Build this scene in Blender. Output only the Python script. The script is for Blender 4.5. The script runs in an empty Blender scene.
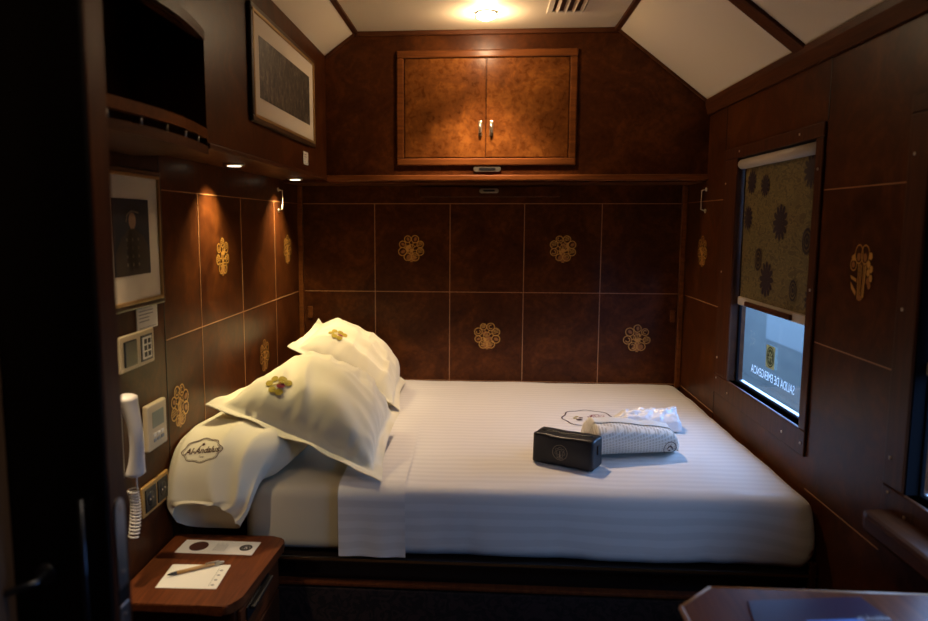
import bpy, bmesh, math, random
from mathutils import Vector, Matrix, noise
from mathutils.bvhtree import BVHTree
import numpy as np
S = bpy.context.scene
COL = S.collection
PI = math.pi
V = Vector
CZ = 1.5                       # eye height
L, R, D, DU = -.986, 1.034, 3.842, 3.518   # left wall, right wall, back wall, front of the overhead cabinet
BX = -.76                      # front of left overhead locker
CEIL = CZ + .888
random.seed(4)

# ---------------------------------------------------------------- materials
def mat(name, col=(.5, .5, .5), rough=.5, metal=0, spec=.5, coat=0, coat_r=.1, emis=None, estr=0, alpha=None, trans=0):
    m = bpy.data.materials.new(name); m.use_nodes = True
    b = m.node_tree.nodes['Principled BSDF']
    b.inputs['Base Color'].default_value = (*col, 1)
    b.inputs['Roughness'].default_value = rough
    b.inputs['Metallic'].default_value = metal
    b.inputs['Specular IOR Level'].default_value = spec
    b.inputs['Coat Weight'].default_value = coat
    b.inputs['Coat Roughness'].default_value = coat_r
    b.inputs['Transmission Weight'].default_value = trans
    if emis:
        b.inputs['Emission Color'].default_value = (*emis, 1); b.inputs['Emission Strength'].default_value = estr
    return m
def nd(m, t, **k):
    n = m.node_tree.nodes.new(t)
    for a, v in k.items(): setattr(n, a, v)
    return n
def lk(m, a, b): m.node_tree.links.new(a, b)
def ramp(m, fac, stops):
    r = nd(m, 'ShaderNodeValToRGB'); e = r.color_ramp.elements
    while len(e) < len(stops): e.new(.5)
    for i, (p, c) in enumerate(stops): e[i].position = p; e[i].color = (*c, 1)
    lk(m, fac, r.inputs['Fac']); return r
def coords(m, scale=(1, 1, 1), rot=(0, 0, 0)):
    t = nd(m, 'ShaderNodeTexCoord'); mp = nd(m, 'ShaderNodeMapping')
    mp.inputs['Scale'].default_value = scale; mp.inputs['Rotation'].default_value = rot
    lk(m, t.outputs['Object'], mp.inputs['Vector']); return mp.outputs['Vector']
def noise_n(m, vec, scale, detail=4, rough=.5, dist=0):
    n = nd(m, 'ShaderNodeTexNoise'); n.inputs['Scale'].default_value = scale; n.inputs['Detail'].default_value = detail
    n.inputs['Roughness'].default_value = rough; n.inputs['Distortion'].default_value = dist
    lk(m, vec, n.inputs['Vector']); return n.outputs['Fac']
def bump(m, fac, strength, dist=.002):
    b = nd(m, 'ShaderNodeBump'); b.inputs['Strength'].default_value = strength; b.inputs['Distance'].default_value = dist
    lk(m, fac, b.inputs['Height']); lk(m, b.outputs['Normal'], m.node_tree.nodes['Principled BSDF'].inputs['Normal'])
def burl(name, dark, mid, light, rough=.34, scale=(1, 1, 1), coat=.05):
    m = mat(name, mid, rough, spec=.13, coat=coat, coat_r=.2); b = m.node_tree.nodes['Principled BSDF']
    v = coords(m, scale)
    n1 = noise_n(m, v, 5.5, 6, .62, 1.1); n2 = noise_n(m, v, 38, 5, .6, .5)
    mx = nd(m, 'ShaderNodeMix', data_type='FLOAT'); mx.inputs[0].default_value = .35
    lk(m, n1, mx.inputs[2]); lk(m, n2, mx.inputs[3])
    r = ramp(m, mx.outputs[0], [(.33, dark), (.5, mid), (.66, light)])
    lk(m, r.outputs['Color'], b.inputs['Base Color'])
    rr = nd(m, 'ShaderNodeMapRange'); rr.inputs[3].default_value = rough - .05; rr.inputs[4].default_value = rough + .12
    lk(m, n2, rr.inputs[0]); lk(m, rr.outputs[0], b.inputs['Roughness'])
    return m
def grain(name, dark, light, rough=.42, axis=0, coat=.05):
    sc = [14, 14, 14]; sc[axis] = 1.1
    m = mat(name, dark, rough, spec=.14, coat=coat, coat_r=.2); b = m.node_tree.nodes['Principled BSDF']
    v = coords(m, sc); n = noise_n(m, v, 4, 6, .6, .8)
    r = ramp(m, n, [(.3, dark), (.7, light)]); lk(m, r.outputs['Color'], b.inputs['Base Color'])
    return m
def cloth(name, col, rough=.85, fine=900, bstr=.15, sheen=.2):
    m = mat(name, col, rough, spec=.2); b = m.node_tree.nodes['Principled BSDF']
    b.inputs['Sheen Weight'].default_value = sheen
    n = noise_n(m, coords(m), fine, 2, .5); bump(m, n, bstr, .0006)
    return m
M = {}
M['burl'] = burl('dark_burl_veneer', (.030, .0072, .0022), (.062, .0165, .0038), (.112, .032, .0065))
M['burl_cab'] = burl('amber_burl_veneer', (.060, .016, .004), (.135, .041, .008), (.25, .085, .016), .25)
M['wood_x'] = grain('mahogany_along_length', (.06, .018, .007), (.11, .036, .012), axis=0)
M['wood_y'] = grain('mahogany_along_depth', (.045, .014, .006), (.10, .031, .010), axis=1)
M['wood_z'] = grain('mahogany_upright', (.040, .012, .005), (.085, .026, .009), axis=2)
M['top_wood'] = grain('polished_mahogany_top', (.085, .022, .008), (.175, .050, .015), .36, axis=1, coat=.05)
M['orange_wood'] = grain('orange_mahogany', (.10, .030, .008), (.20, .062, .015), .3, axis=0)
M['lit_wood'] = grain('lit_pale_moulding', (.17, .11, .08), (.26, .18, .13), .5, axis=2)  # light falling on the door-side moulding is put into this paler colour
M['inlay'] = mat('pale_inlay_wood', (.40, .20, .09), .4)
M['gold'] = mat('golden_marquetry', (.62, .32, .07), .38, metal=.25)
M['gold2'] = mat('dark_gold_marquetry', (.34, .13, .03), .4, metal=.15)
M['groove'] = mat('dark_joint', (.012, .005, .003), .6)
M['black'] = mat('black_plastic', (.012, .012, .013), .35)
M['black_wood'] = mat('black_lacquered_door', (.006, .004, .004), .45)
M['metal'] = mat('brushed_steel', (.62, .6, .56), .3, metal=1)
M['dull_steel'] = mat('dull_steel', (.16, .18, .22), .4, metal=1)
M['brass'] = mat('aged_brass', (.6, .42, .18), .32, metal=1)
M['antique'] = mat('antique_silver', (.62, .55, .44), .36, metal=1)
M['screw'] = mat('bright_screw', (.7, .6, .5), .3, metal=1)
M['cream_plastic'] = mat('cream_plastic', (.62, .50, .31), .4)
M['white_plastic'] = mat('warm_white_plastic', (.78, .72, .64), .35)
M['paper'] = mat('white_card', (.8, .77, .7), .7)
M['mount'] = mat('ivory_picture_mount', (.74, .64, .50), .8)
M['ink'] = mat('black_ink', (.02, .018, .018), .6)
M['brown_ink'] = mat('brown_ink', (.07, .022, .012), .6)
M['grey_ink'] = mat('grey_ink', (.3, .3, .3), .6)
M['panel_ceiling'] = mat('cream_ceiling_panel', (.74, .63, .48), .6)
n = noise_n(M['panel_ceiling'], coords(M['panel_ceiling']), 260, 2); bump(M['panel_ceiling'], n, .12, .001)
M['carpet'] = cloth('dark_red_carpet', (.03, .012, .01), .95, 300, .5)
M['sheet'] = cloth('striped_satin_sheet', (.80, .77, .73))
def stripes(m, a, b_, per=.021):
    b = m.node_tree.nodes['Principled BSDF']; t = nd(m, 'ShaderNodeTexCoord'); s = nd(m, 'ShaderNodeSeparateXYZ')
    lk(m, t.outputs['Object'], s.inputs[0])
    d = nd(m, 'ShaderNodeMath', operation='SUBTRACT'); lk(m, s.outputs[1], d.inputs[0]); lk(m, s.outputs[2], d.inputs[1])
    mu = nd(m, 'ShaderNodeMath', operation='MULTIPLY'); mu.inputs[1].default_value = 2 * PI / per; lk(m, d.outputs[0], mu.inputs[0])
    si = nd(m, 'ShaderNodeMath', operation='SINE'); lk(m, mu.outputs[0], si.inputs[0])
    mr = nd(m, 'ShaderNodeMapRange'); mr.inputs[1].default_value = -.25; mr.inputs[2].default_value = .25; lk(m, si.outputs[0], mr.inputs[0])
    mx = nd(m, 'ShaderNodeMix', data_type='RGBA'); mx.inputs[6].default_value = (*a, 1); mx.inputs[7].default_value = (*b_, 1)
    lk(m, mr.outputs[0], mx.inputs[0]); lk(m, mx.outputs[2], b.inputs['Base Color'])
    m2 = nd(m, 'ShaderNodeMapRange'); m2.inputs[3].default_value = .45; m2.inputs[4].default_value = .9; lk(m, mr.outputs[0], m2.inputs[0]); lk(m, m2.outputs[0], b.inputs['Roughness'])
stripes(M['sheet'], (.73, .69, .65), (.80, .76, .72), .042)
M['cream_cloth'] = cloth('cream_cotton', (.66, .58, .42))
M['pillow'] = cloth('ivory_pillowcase', (.76, .70, .52))
M['waffle'] = mat('white_waffle_cotton', (.76, .73, .66), .9)
def waffle(m):
    v = coords(m); t = nd(m, 'ShaderNodeTexBrick'); t.offset = 0
    t.inputs['Scale'].default_value = 1; t.inputs['Brick Width'].default_value = .011; t.inputs['Row Height'].default_value = .011
    t.inputs['Mortar Size'].default_value = .0022; t.inputs['Color1'].default_value = (.0, .0, .0, 1); t.inputs['Color2'].default_value = (0, 0, 0, 1); t.inputs['Mortar'].default_value = (1, 1, 1, 1)
    mp = nd(m, 'ShaderNodeMapping'); mp.inputs['Rotation'].default_value = (1.1, .0, .1); lk(m, v, mp.inputs['Vector']); lk(m, mp.outputs[0], t.inputs['Vector'])
    bump(m, t.outputs['Color'], .8, .003)
    r = ramp(m, t.outputs['Color'], [(0, (.6, .55, .47)), (1, (.80, .77, .70))]); lk(m, r.outputs['Color'], m.node_tree.nodes['Principled BSDF'].inputs['Base Color'])
waffle(M['waffle'])
M['tissue'] = mat('thin_white_wrapping', (.85, .86, .9), .3, coat=.3)
M['leather'] = mat('dark_leatherette', (.010, .010, .013), .42)
bump(M['leather'], noise_n(M['leather'], coords(M['leather']), 420, 3), .3, .001)
M['leather_mark'] = mat('debossed_mark', (.30, .25, .18), .35)
M['green_thread'] = cloth('olive_gold_thread', (.36, .27, .03))
M['magenta_thread'] = cloth('magenta_thread', (.22, .02, .035))
M['brown_thread'] = cloth('brown_thread', (.06, .018, .012))
M['bed_gloss'] = mat('glossy_black_rail', (.014, .009, .007), .12, coat=.6)
M['damask'] = mat('dark_damask', (.02, .01, .01), .8)
nn = noise_n(M['damask'], coords(M['damask']), 22, 2, .5, 2.5)
lk(M['damask'], ramp(M['damask'], nn, [(.47, (.009, .005, .005)), (.53, (.032, .016, .014))]).outputs['Color'], M['damask'].node_tree.nodes['Principled BSDF'].inputs['Base Color'])
M['blind'] = mat('olive_gold_blind_fabric', (.07, .05, .015), .7)
nn = noise_n(M['blind'], coords(M['blind'], (1, 1, 2.2), (.5, 0, 0)), 16, 4, .6, 1.8)
lk(M['blind'], ramp(M['blind'], nn, [(.44, (.080, .052, .012)), (.5, (.17, .12, .032)), (.56, (.11, .075, .019))]).outputs['Color'], M['blind'].node_tree.nodes['Principled BSDF'].inputs['Base Color'])
M['flower'] = mat('aubergine_flower', (.018, .004, .005), .7)
M['blind_rail'] = mat('beige_blind_rail', (.50, .42, .34), .4)
M['gasket'] = mat('black_rubber', (.006, .006, .007), 1, spec=0)
g = bpy.data.materials.new('window_glass'); g.use_nodes = True
nt = g.node_tree; nt.nodes.clear(); o_ = nt.nodes.new('ShaderNodeOutputMaterial'); tr = nt.nodes.new('ShaderNodeBsdfTransparent'); gl = nt.nodes.new('ShaderNodeBsdfGlossy'); ms = nt.nodes.new('ShaderNodeMixShader')
tr.inputs[0].default_value = (.88, .95, 1, 1); gl.inputs['Roughness'].default_value = .02; ms.inputs[0].default_value = .08
nt.links.new(tr.outputs[0], ms.inputs[1]); nt.links.new(gl.outputs[0], ms.inputs[2]); nt.links.new(ms.outputs[0], o_.inputs[0]); M['glass'] = g
M['decal_white'] = mat('white_window_lettering', (.9, .95, .95), .5)
for k_, c_ in (('decal_white', (.9, .95, .95, 1)),):
    t_ = M[k_].node_tree; tl = t_.nodes.new('ShaderNodeBsdfTranslucent'); tl.inputs[0].default_value = c_; ad = t_.nodes.new('ShaderNodeMixShader'); ad.inputs[0].default_value = .35
    t_.links.new(t_.nodes['Principled BSDF'].outputs[0], ad.inputs[1]); t_.links.new(tl.outputs[0], ad.inputs[2]); t_.links.new(ad.outputs[0], t_.nodes['Material Output'].inputs[0])
M['decal_green'] = mat('dark_green_sticker', (.02, .07, .03), .5)
M['decal_pale'] = mat('pale_green_sticker', (.55, .70, .45), .5)
M['aluminium'] = mat('pale_aluminium', (.8, .82, .85), .35, metal=.6)
M['platform'] = mat('grey_blue_concrete', (.045, .062, .078), .8)
nn = noise_n(M['platform'], coords(M['platform'], (1, .25, 1)), 4, 3)
lk(M['platform'], ramp(M['platform'], nn, [(.35, (.034, .031, .021)), (.65, (.052, .046, .031))]).outputs['Color'], M['platform'].node_tree.nodes['Principled BSDF'].inputs['Base Color'])
M['outer_wall'] = mat('pale_outer_wall', (.085, .08, .065), .7)
M['outer_dark'] = mat('dark_outer_opening', (.03, .04, .05), .6)
M['lamp'] = mat('lit_lamp_glass', (.9, .8, .6), .4, emis=(1, .86, .62), estr=40)
M['led'] = mat('lit_spot_lens', (.9, .9, .8), .4, emis=(1, .86, .6), estr=3)
M['photo'] = mat('sepia_group_photograph', (.08, .06, .04), .45)
nn = noise_n(M['photo'], coords(M['photo'], (1, 1, .6)), 45, 5, .75, .6)
lk(M['photo'], ramp(M['photo'], nn, [(.38, (.020, .016, .012)), (.52, (.075, .06, .042)), (.66, (.21, .18, .13))]).outputs['Color'], M['photo'].node_tree.nodes['Principled BSDF'].inputs['Base Color'])
M['paint_dark'] = mat('dark_blue_paint', (.008, .012, .022), .5)
M['paint_robe'] = mat('brown_robe_paint', (.045, .028, .015), .5)
M['paint_skin'] = mat('skin_tone_paint', (.33, .19, .11), .5)
M['paint_light'] = mat('pale_patch_paint', (.25, .2, .13), .5)
M['paint_chest'] = mat('tan_chest_paint', (.11, .075, .04), .5); M['paint_hat'] = mat('black_hat_paint', (.006, .006, .008), .5)
M['frame_gold'] = mat('aged_gilt_frame', (.45, .28, .11), .35, metal=.5)
M['frame_dark'] = mat('dark_frame_wood', (.05, .025, .012), .35)
M['lcd'] = mat('grey_green_display', (.22, .25, .2), .3)
M['orange_plate'] = mat('gilt_socket_plate', (.62, .36, .10), .35, metal=.3)
M['bamboo'] = mat('bamboo_pen_barrel', (.45, .26, .09), .5)
M['brochure'] = mat('aubergine_brochure', (.04, .014, .03), .35)
M['bro_a'] = mat('brochure_blue_print', (.12, .22, .5), .35)
M['bro_b'] = mat('brochure_white_print', (.6, .55, .5), .35)
M['bro_c'] = mat('brochure_red_print', (.3, .07, .05), .35)

# ---------------------------------------------------------------- helpers
class MB:
    def __init__(s): s.bm = bmesh.new()
    def box(s, a, b, bev=0, mi=0, seg=2):
        t = bmesh.new(); bmesh.ops.create_cube(t, size=1)
        a, b = V(a), V(b); c = (a + b) / 2; d = b - a
        for v in t.verts: v.co = V((c.x + v.co.x * d.x, c.y + v.co.y * d.y, c.z + v.co.z * d.z))
        if bev: bmesh.ops.bevel(t, geom=t.edges[:] , offset=min(bev, min(abs(q) for q in d) * .45), segments=seg, profile=.5, affect='EDGES')
        return s.add(t, mi)
    def add(s, t, mi=0, smooth=False):
        m = bpy.data.meshes.new('t')
        for f in t.faces: f.material_index = mi; f.smooth = smooth
        t.to_mesh(m); t.free(); s.bm.from_mesh(m); bpy.data.meshes.remove(m); return s
    def prism(s, poly, z0, z1, fn=None, bev=0, mi=0):
        """poly in 2D extruded between z0 and z1, mapped by fn(x,y,z)"""
        t = bmesh.new(); fn = fn or (lambda x, y, z: V((x, y, z)))
        lo = [t.verts.new((x, y, z0)) for x, y in poly]; hi = [t.verts.new((x, y, z1)) for x, y in poly]
        t.faces.new(lo[::-1]); t.faces.new(hi)
        n = len(poly)
        for i in range(n): t.faces.new((lo[i], lo[(i + 1) % n], hi[(i + 1) % n], hi[i]))
        if bev:
            bmesh.ops.bevel(t, geom=[e for e in t.edges if abs(e.verts[0].co.z - e.verts[1].co.z) < 1e-7], offset=bev, segments=2, profile=.5, affect='EDGES')
        for v in t.verts: v.co = fn(*v.co)
        bmesh.ops.recalc_face_normals(t, faces=t.faces); return s.add(t, mi)
    def tube(s, pts, r, seg=10, mi=0, cap=True):
        t = bmesh.new(); rings = []; pts = [V(p) for p in pts]; n = len(pts)
        up = V((0, 0, 1))
        for i, p in enumerate(pts):
            d = (pts[min(i + 1, n - 1)] - pts[max(i - 1, 0)]).normalized()
            x = d.cross(up)
            if x.length < 1e-3: x = d.cross(V((1, 0, 0)))
            x.normalize(); y = d.cross(x).normalized()
            rr = r[i] if isinstance(r, (list, tuple)) else r
            rings.append([t.verts.new(p + x * rr * math.cos(2 * PI * k / seg) + y * rr * math.sin(2 * PI * k / seg)) for k in range(seg)])
        for a, b in zip(rings, rings[1:]):
            for k in range(seg): t.faces.new((a[k], a[(k + 1) % seg], b[(k + 1) % seg], b[k]))
        if cap: t.faces.new(rings[0][::-1]); t.faces.new(rings[-1])
        bmesh.ops.recalc_face_normals(t, faces=t.faces); return s.add(t, mi, True)
    def disc(s, c, axis, r, h, seg=24, mi=0, r2=None):
        c = V(c); a = V(axis).normalized(); return s.tube([c, c + a * h], [r, r if r2 is None else r2], seg, mi)
    def grid(s, fn, nu, nv, mi=0, closed_u=False):
        t = bmesh.new(); g = [[t.verts.new(fn(i / nu, j / nv)) for j in range(nv + 1)] for i in range(nu + (0 if closed_u else 1))]
        for i in range(nu):
            for j in range(nv):
                a, b = g[i], g[(i + 1) % len(g)]
                t.faces.new((a[j], b[j], b[j + 1], a[j + 1]))
        bmesh.ops.remove_doubles(t, verts=t.verts, dist=1e-6)
        bmesh.ops.recalc_face_normals(t, faces=t.faces); return s.add(t, mi, True)
    def dec(s, polys, fn):
        """polys: list of (points2d, mi)"""
        for p, mi in polys:
            try: f = s.bm.faces.new([s.bm.verts.new(fn(x, y)) for x, y in p]); f.material_index = mi
            except ValueError: pass
        return s
def origin_of(p):
    v = V((0, 0, 0))
    while p: v += p.location; p = p.parent
    return v
def obj(name, mb, mats, parent=None, origin=None):
    bm = mb.bm if isinstance(mb, MB) else mb
    me = bpy.data.meshes.new(name)
    off = origin_of(parent)
    loc = V(origin) - off if origin is not None else V((0, 0, 0))
    bmesh.ops.translate(bm, verts=bm.verts, vec=-(off + loc))
    bm.to_mesh(me); bm.free()
    for m in (mats if isinstance(mats, (list, tuple)) else [mats]): me.materials.append(M[m] if isinstance(m, str) else m)
    o = bpy.data.objects.new(name, me); o.location = loc; COL.objects.link(o)
    if parent: o.parent = parent
    return o
def thing(name, label, cat, loc, group=None):
    o = bpy.data.objects.new(name, None); o.empty_display_size = .05; COL.objects.link(o); o.location = loc
    o['label'] = label; o['category'] = cat
    if group: o['group'] = group
    return o
def tag(o, label, cat, group=None):
    o['label'] = label; o['category'] = cat
    if group: o['group'] = group
    return o
def struct(o): o['kind'] = 'structure'; return o
# 2D drawing
def circ(x, y, r, n=16, sx=1, sy=1, rot=0, mi=0):
    c, s_ = math.cos(rot), math.sin(rot); P = []
    for k in range(n):
        a = 2 * PI * k / n; px, py = r * sx * math.cos(a), r * sy * math.sin(a); P.append((x + px * c - py * s_, y + px * s_ + py * c))
    return [(P, mi)]
def ring(x, y, r, w, a0=0, a1=2 * PI, n=18, mi=0, sx=1, sy=1):
    o = []
    for k in range(n):
        a, b = a0 + (a1 - a0) * k / n, a0 + (a1 - a0) * (k + 1) / n
        o.append(([(x + r * sx * math.cos(a), y + r * sy * math.sin(a)), (x + r * sx * math.cos(b), y + r * sy * math.sin(b)), (x + (r - w) * sx * math.cos(b), y + (r - w) * sy * math.sin(b)), (x + (r - w) * sx * math.cos(a), y + (r - w) * sy * math.sin(a))], mi))
    return o
def stroke(pts, w, mi=0):
    o = []
    for (x0, y0), (x1, y1) in zip(pts, pts[1:]):
        l = math.hypot(x1 - x0, y1 - y0) or 1; nx, ny = -(y1 - y0) / l * w / 2, (x1 - x0) / l * w / 2
        o.append(([(x0 + nx, y0 + ny), (x1 + nx, y1 + ny), (x1 - nx, y1 - ny), (x0 - nx, y0 - ny)], mi))
    return o
def rect(x0, y0, x1, y1, mi=0): return [([(x0, y0), (x1, y0), (x1, y1), (x0, y1)], mi)]
def text(s_, size, x=0, y=0, mi=0, shear=0, align='CENTER', sx=1, weight=0):
    cu = bpy.data.curves.new('txt', 'FONT'); cu.body = s_; cu.size = size; cu.align_x = align; cu.align_y = 'CENTER'; cu.shear = shear; cu.offset = weight; cu.resolution_u = 3
    ob = bpy.data.objects.new('txt', cu); me = bpy.data.meshes.new_from_object(ob)
    out = [([(me.vertices[i].co.x * sx + x, me.vertices[i].co.y + y) for i in p.vertices], mi) for p in me.polygons]
    bpy.data.objects.remove(ob); bpy.data.curves.remove(cu); bpy.data.meshes.remove(me); return out
def mapper(o, u, v): o, u, v = V(o), V(u), V(v); return lambda x, y: o + u * x + v * y
def project(mb, polys, bvh, o, u, v, d, off=.0012, cut=.006):
    """press small flat shapes onto a curved surface along direction d"""
    t = bmesh.new()
    o, u, v, d = V(o), V(u).normalized(), V(v).normalized(), V(d).normalized()
    for p, mi in polys:
        try: f = t.faces.new([t.verts.new((x, y, 0)) for x, y in p]); f.material_index = mi
        except ValueError: pass
    for _ in range(3):
        big = [e for e in t.edges if e.calc_length() > cut]
        if not big: break
        bmesh.ops.subdivide_edges(t, edges=big, cuts=1, use_grid_fill=True)
    bmesh.ops.triangulate(t, faces=t.faces)
    bad = []
    for w in t.verts:
        p = o + u * w.co.x + v * w.co.y
        h, nrm, _, _ = bvh.ray_cast(p - d * .3, d)
        if h is None: bad.append(w)
        else:
            if nrm.dot(d) > 0: nrm = -nrm
            w.co = h + nrm * off
    bmesh.ops.delete(t, geom=bad, context='VERTS')
    m = bpy.data.meshes.new('t'); t.to_mesh(m); t.free(); mb.bm.from_mesh(m); bpy.data.meshes.remove(m)
    return mb
def bvh_of(o):
    me = o.data; off = origin_of(o)
    return BVHTree.FromPolygons([v.co + off for v in me.vertices], [tuple(p.vertices) for p in me.polygons])
def Z(z): return CZ + z

# ---------------------------------------------------------------- the shell
fl = MB(); fl.box((L - .1, -1.0, -.08), (R + .1, D + .1, 0)); struct(obj('floor', fl, 'carpet'))
# marquetry roundels
def roundel(seed, r=.074):
    rd = random.Random(seed); P = []; w = .0042
    P += stroke([(0, -r), (0, -r * .1)], r * .16, 0)
    P += [([(-r * .38, -r * .78), (0, -r), (0, -r * .2), (-r * .1, -r * .3)], 1), ([(r * .38, -r * .78), (0, -r), (0, -r * .2), (r * .1, -r * .3)], 1)]
    n = rd.choice([7, 8]); k0 = rd.random()
    for k in range(n):
        a = -PI / 2 + 2 * PI * (k + .5) / n
        cx, cy = r * .68 * math.cos(a), r * .68 * math.sin(a); rr = r * rd.uniform(.25, .33)
        P += ring(cx, cy, rr, w, 0, 2 * PI, 14)
        q = rd.random()
        if q < .35: P += ring(cx, cy, rr * .55, w, a, a + 4.4, 10)
        elif q < .7: P += circ(cx + .002, cy, rr * .55, 10, 1, .7, a, 1)
        else:
            for j in (-.35, 0, .35): P += stroke([(cx - rr * .6, cy + j * rr), (cx + rr * .6, cy + j * rr + rr * .3)], w * .8)
        P += stroke([(0, -r * .25), (cx * .3, cy * .45 - r * .05), (cx * .62, cy * .62)], w * .9)
    for k in range(5):
        a = rd.uniform(0, 2 * PI); q = r * rd.uniform(.12, .36)
        P += circ(q * math.cos(a), q * math.sin(a), r * rd.uniform(.1, .17), 8, 1.3, .6, a + 1, rd.choice([0, 1]))
    P += ring(0, 0, r * .28, w * .8, .3, 5.2, 14)
    return P
def emblem(parent, seed, o, u, v, r=.074):
    mb = MB(); nn_ = V(u).cross(V(v))
    for i, pl_ in enumerate(roundel(seed, r)): mb.dec([pl_], mapper(V(o) + nn_ * i * 1.2e-5, u, v))
    e = obj('marquetry_emblem', mb, ['gold', 'gold2'], parent, o); return e

# back wall (lower recess)
w = MB(); w.box((L - .1, D, 0), (R + .1, D + .06, Z(.9)))
IL = .0016
for x in (-.577, -.178, .21, .608): w.box((x - IL, D - .0015, Z(-1.0)), (x + IL, D + .001, Z(.098)), mi=1)
for z in (.097, -.367, -.845): w.box((L + .02, D - .0015, Z(z) - IL), (R - .02, D + .001, Z(z) + IL), mi=1)
wb = struct(obj('wall_back', w, ['burl', 'inlay']))
for i, (x, z) in enumerate(((-.382, -.135), (.412, -.134), (.022, -.598), (.808, -.601))): emblem(wb, 11 + i, (x, D - .0022, Z(z)), (1, 0, 0), (0, 0, 1))
for i, x in enumerate((L + .012, R - .014)):
    t = MB(); t.box((x - .013, D - .024, Z(-.86)), (x + .013, D, Z(.19)), .004); struct(obj('trim_%d' % (i + 1), t, 'orange_wood'))  # brighter wood puts the light on these corner posts into their colour
# left wall
w = MB(); w.box((L - .06, -1.0, 0), (L, D, Z(.9)))
for y in (2.465, 2.91, 3.385): w.box((L - .001, y - IL, Z(-1.0)), (L + .0015, y + IL, Z(.098)), mi=1)
for z in (.097, -.367, -.845): w.box((L - .001, 2.175, Z(z) - IL), (L + .0015, D - .03, Z(z) + IL), mi=1)
w.box((L - .001, 2.166, Z(-1.5)), (L + .001, 2.172, Z(.21)), mi=2)
wl = struct(obj('wall_left', w, ['burl', 'inlay', 'groove']))
for i, (y, z) in enumerate(((2.685, -.128), (3.599, -.134), (3.174, -.597), (2.25, -.593))): emblem(wl, 31 + i, (L + .0025, y, Z(z)), (0, 1, 0), (0, 0, 1))
# right wall with two window openings
def cells(mb, X0, X1, ys, zs, holes):
    for y0, y1 in zip(ys, ys[1:]):
        for z0, z1 in zip(zs, zs[1:]):
            if any(h[0] - 1e-4 <= y0 and y1 <= h[1] + 1e-4 and h[2] - 1e-4 <= z0 and z1 <= h[3] + 1e-4 for h in holes): continue
            mb.box((X0, y0, z0), (X1, y1, z1))
W1 = (2.385, 3.09); W2 = (1.05, 1.79); WZ = (Z(-.66), Z(.262))
w = MB(); cells(w, R, R + .056, [-1.0, *W2, *W1, D + .06], [0, *WZ, Z(.9)], [(*W1, *WZ), (*W2, *WZ)])
for a, b in ((3.27, D - .03), (1.885, 2.325)):
    for z in (.1, -.369, -.845): w.box((R - .0015, a, Z(z) - IL), (R + .001, b, Z(z) + IL), mi=1)
w.box((R - .0012, 2.325, Z(.31)), (R + .001, 2.331, Z(.5)), mi=2)
for y in (3.27,): w.box((R - .0012, y - .003, 0), (R + .001, y + .003, Z(.5)), mi=2)
wr = struct(obj('wall_right', w, ['burl', 'inlay', 'groove']))
emblem(wr, 51, (R - .0025, 3.53, Z(-.132)), (0, -1, 0), (0, 0, 1))
# the large fruit-basket emblem near the camera
P = []
for sx_ in (-1, 1):
    P += ring(sx_ * .017, .048, .022, .003, mi=0, sy=1.25); P += circ(sx_ * .017, .040, .010, 10, 1, 1.2, 0, 1)
P += ring(-.042, .018, .018, .003, mi=0); P += circ(-.043, .018, .009, 8, mi=1)
for x, y in ((.046, .045), (.038, .022), (.038, 0), (.052, .010), (.052, -.014), (.038, -.022), (.046, -.034)): P += circ(x, y, .0095, 10, .9, 1.1, 0, 0 if y > -.02 else 1)
for x in (-.014, -.006, .002, .014): P += stroke([(x, .022), (x * .8, -.076)], .0034, 0)
P += circ(-.0, -.072, .010, 10, 1.2, .8, 0, 1)
P += [([(-.056, -.012), (-.022, -.020), (-.020, -.030), (-.050, -.022)], 0), ([(-.052, -.030), (-.020, -.055), (-.022, -.068), (-.046, -.050)], 0), ([(-.055, .040), (-.036, .050), (-.030, .030), (-.050, .028)], 0)]
P += stroke([(.018, -.07), (.024, .02)], .006, 0)
mb = MB()
for i, pl_ in enumerate(P): mb.dec([pl_], mapper((R - .0025 - i * 1.2e-5, 2.07, Z(-.133)), (0, -1, 0), (0, 0, 1)))
obj('marquetry_emblem', mb, ['gold', 'gold2'], wr, (R - .0025, 2.07, Z(-.133)))
w = MB(); w.box((L - .1, -1.08, 0), (R + .1, -1.0, Z(.9))); struct(obj('wall_front', w, 'burl'))
# ceiling: flat middle and two slopes
fx0, fx1 = -.612, .602; rz = Z(.547); lz = Z(.777)
c = MB()
prof = [(BX - .02, lz - .008), (fx0, CEIL), (fx1, CEIL), (R, rz), (R + .1, rz - .02), (R + .1, CEIL + .08), (L - .1, CEIL + .08), (L - .1, lz + .05), (BX - .02, lz + .05)]
c.prism(prof, -1.0, D, lambda x, y, z: V((x, z, y)))
struct(obj('ceiling', c, 'panel_ceiling'))
# ceiling trims
tn = [2]
def trim(mb, m='wood_y'): tn[0] += 1; return struct(obj('trim_%d' % tn[0], mb, m))
t = MB(); t.box((fx0 - .012, -1, CEIL - .012), (fx0 + .012, DU, CEIL + .004), .004); trim(t)
t = MB(); t.box((fx1 - .014, -1, CEIL - .012), (fx1 + .012, DU, CEIL + .004), .004); trim(t)
sd = V((R - fx1, 0, rz - CEIL)).normalized(); sn = V((sd.z, 0, -sd.x))
if sn.z > 0: sn = -sn
def slope_rib(y0, y1):
    t = MB(); a = V((fx1, 0, CEIL)); Ls = math.hypot(R - fx1, rz - CEIL)
    t.prism([(0, -.002), (Ls, -.002), (Ls, .012), (0, .012)], y0, y1, lambda s_, h, y: a + sd * s_ + sn * h + V((0, y, 0)), bev=.003)
    return t
trim(slope_rib(2.475, 2.555), 'wood_x'); trim(slope_rib(1.32, 1.40), 'wood_x'); trim(slope_rib(DU - .012, DU), 'wood_x')
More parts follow.
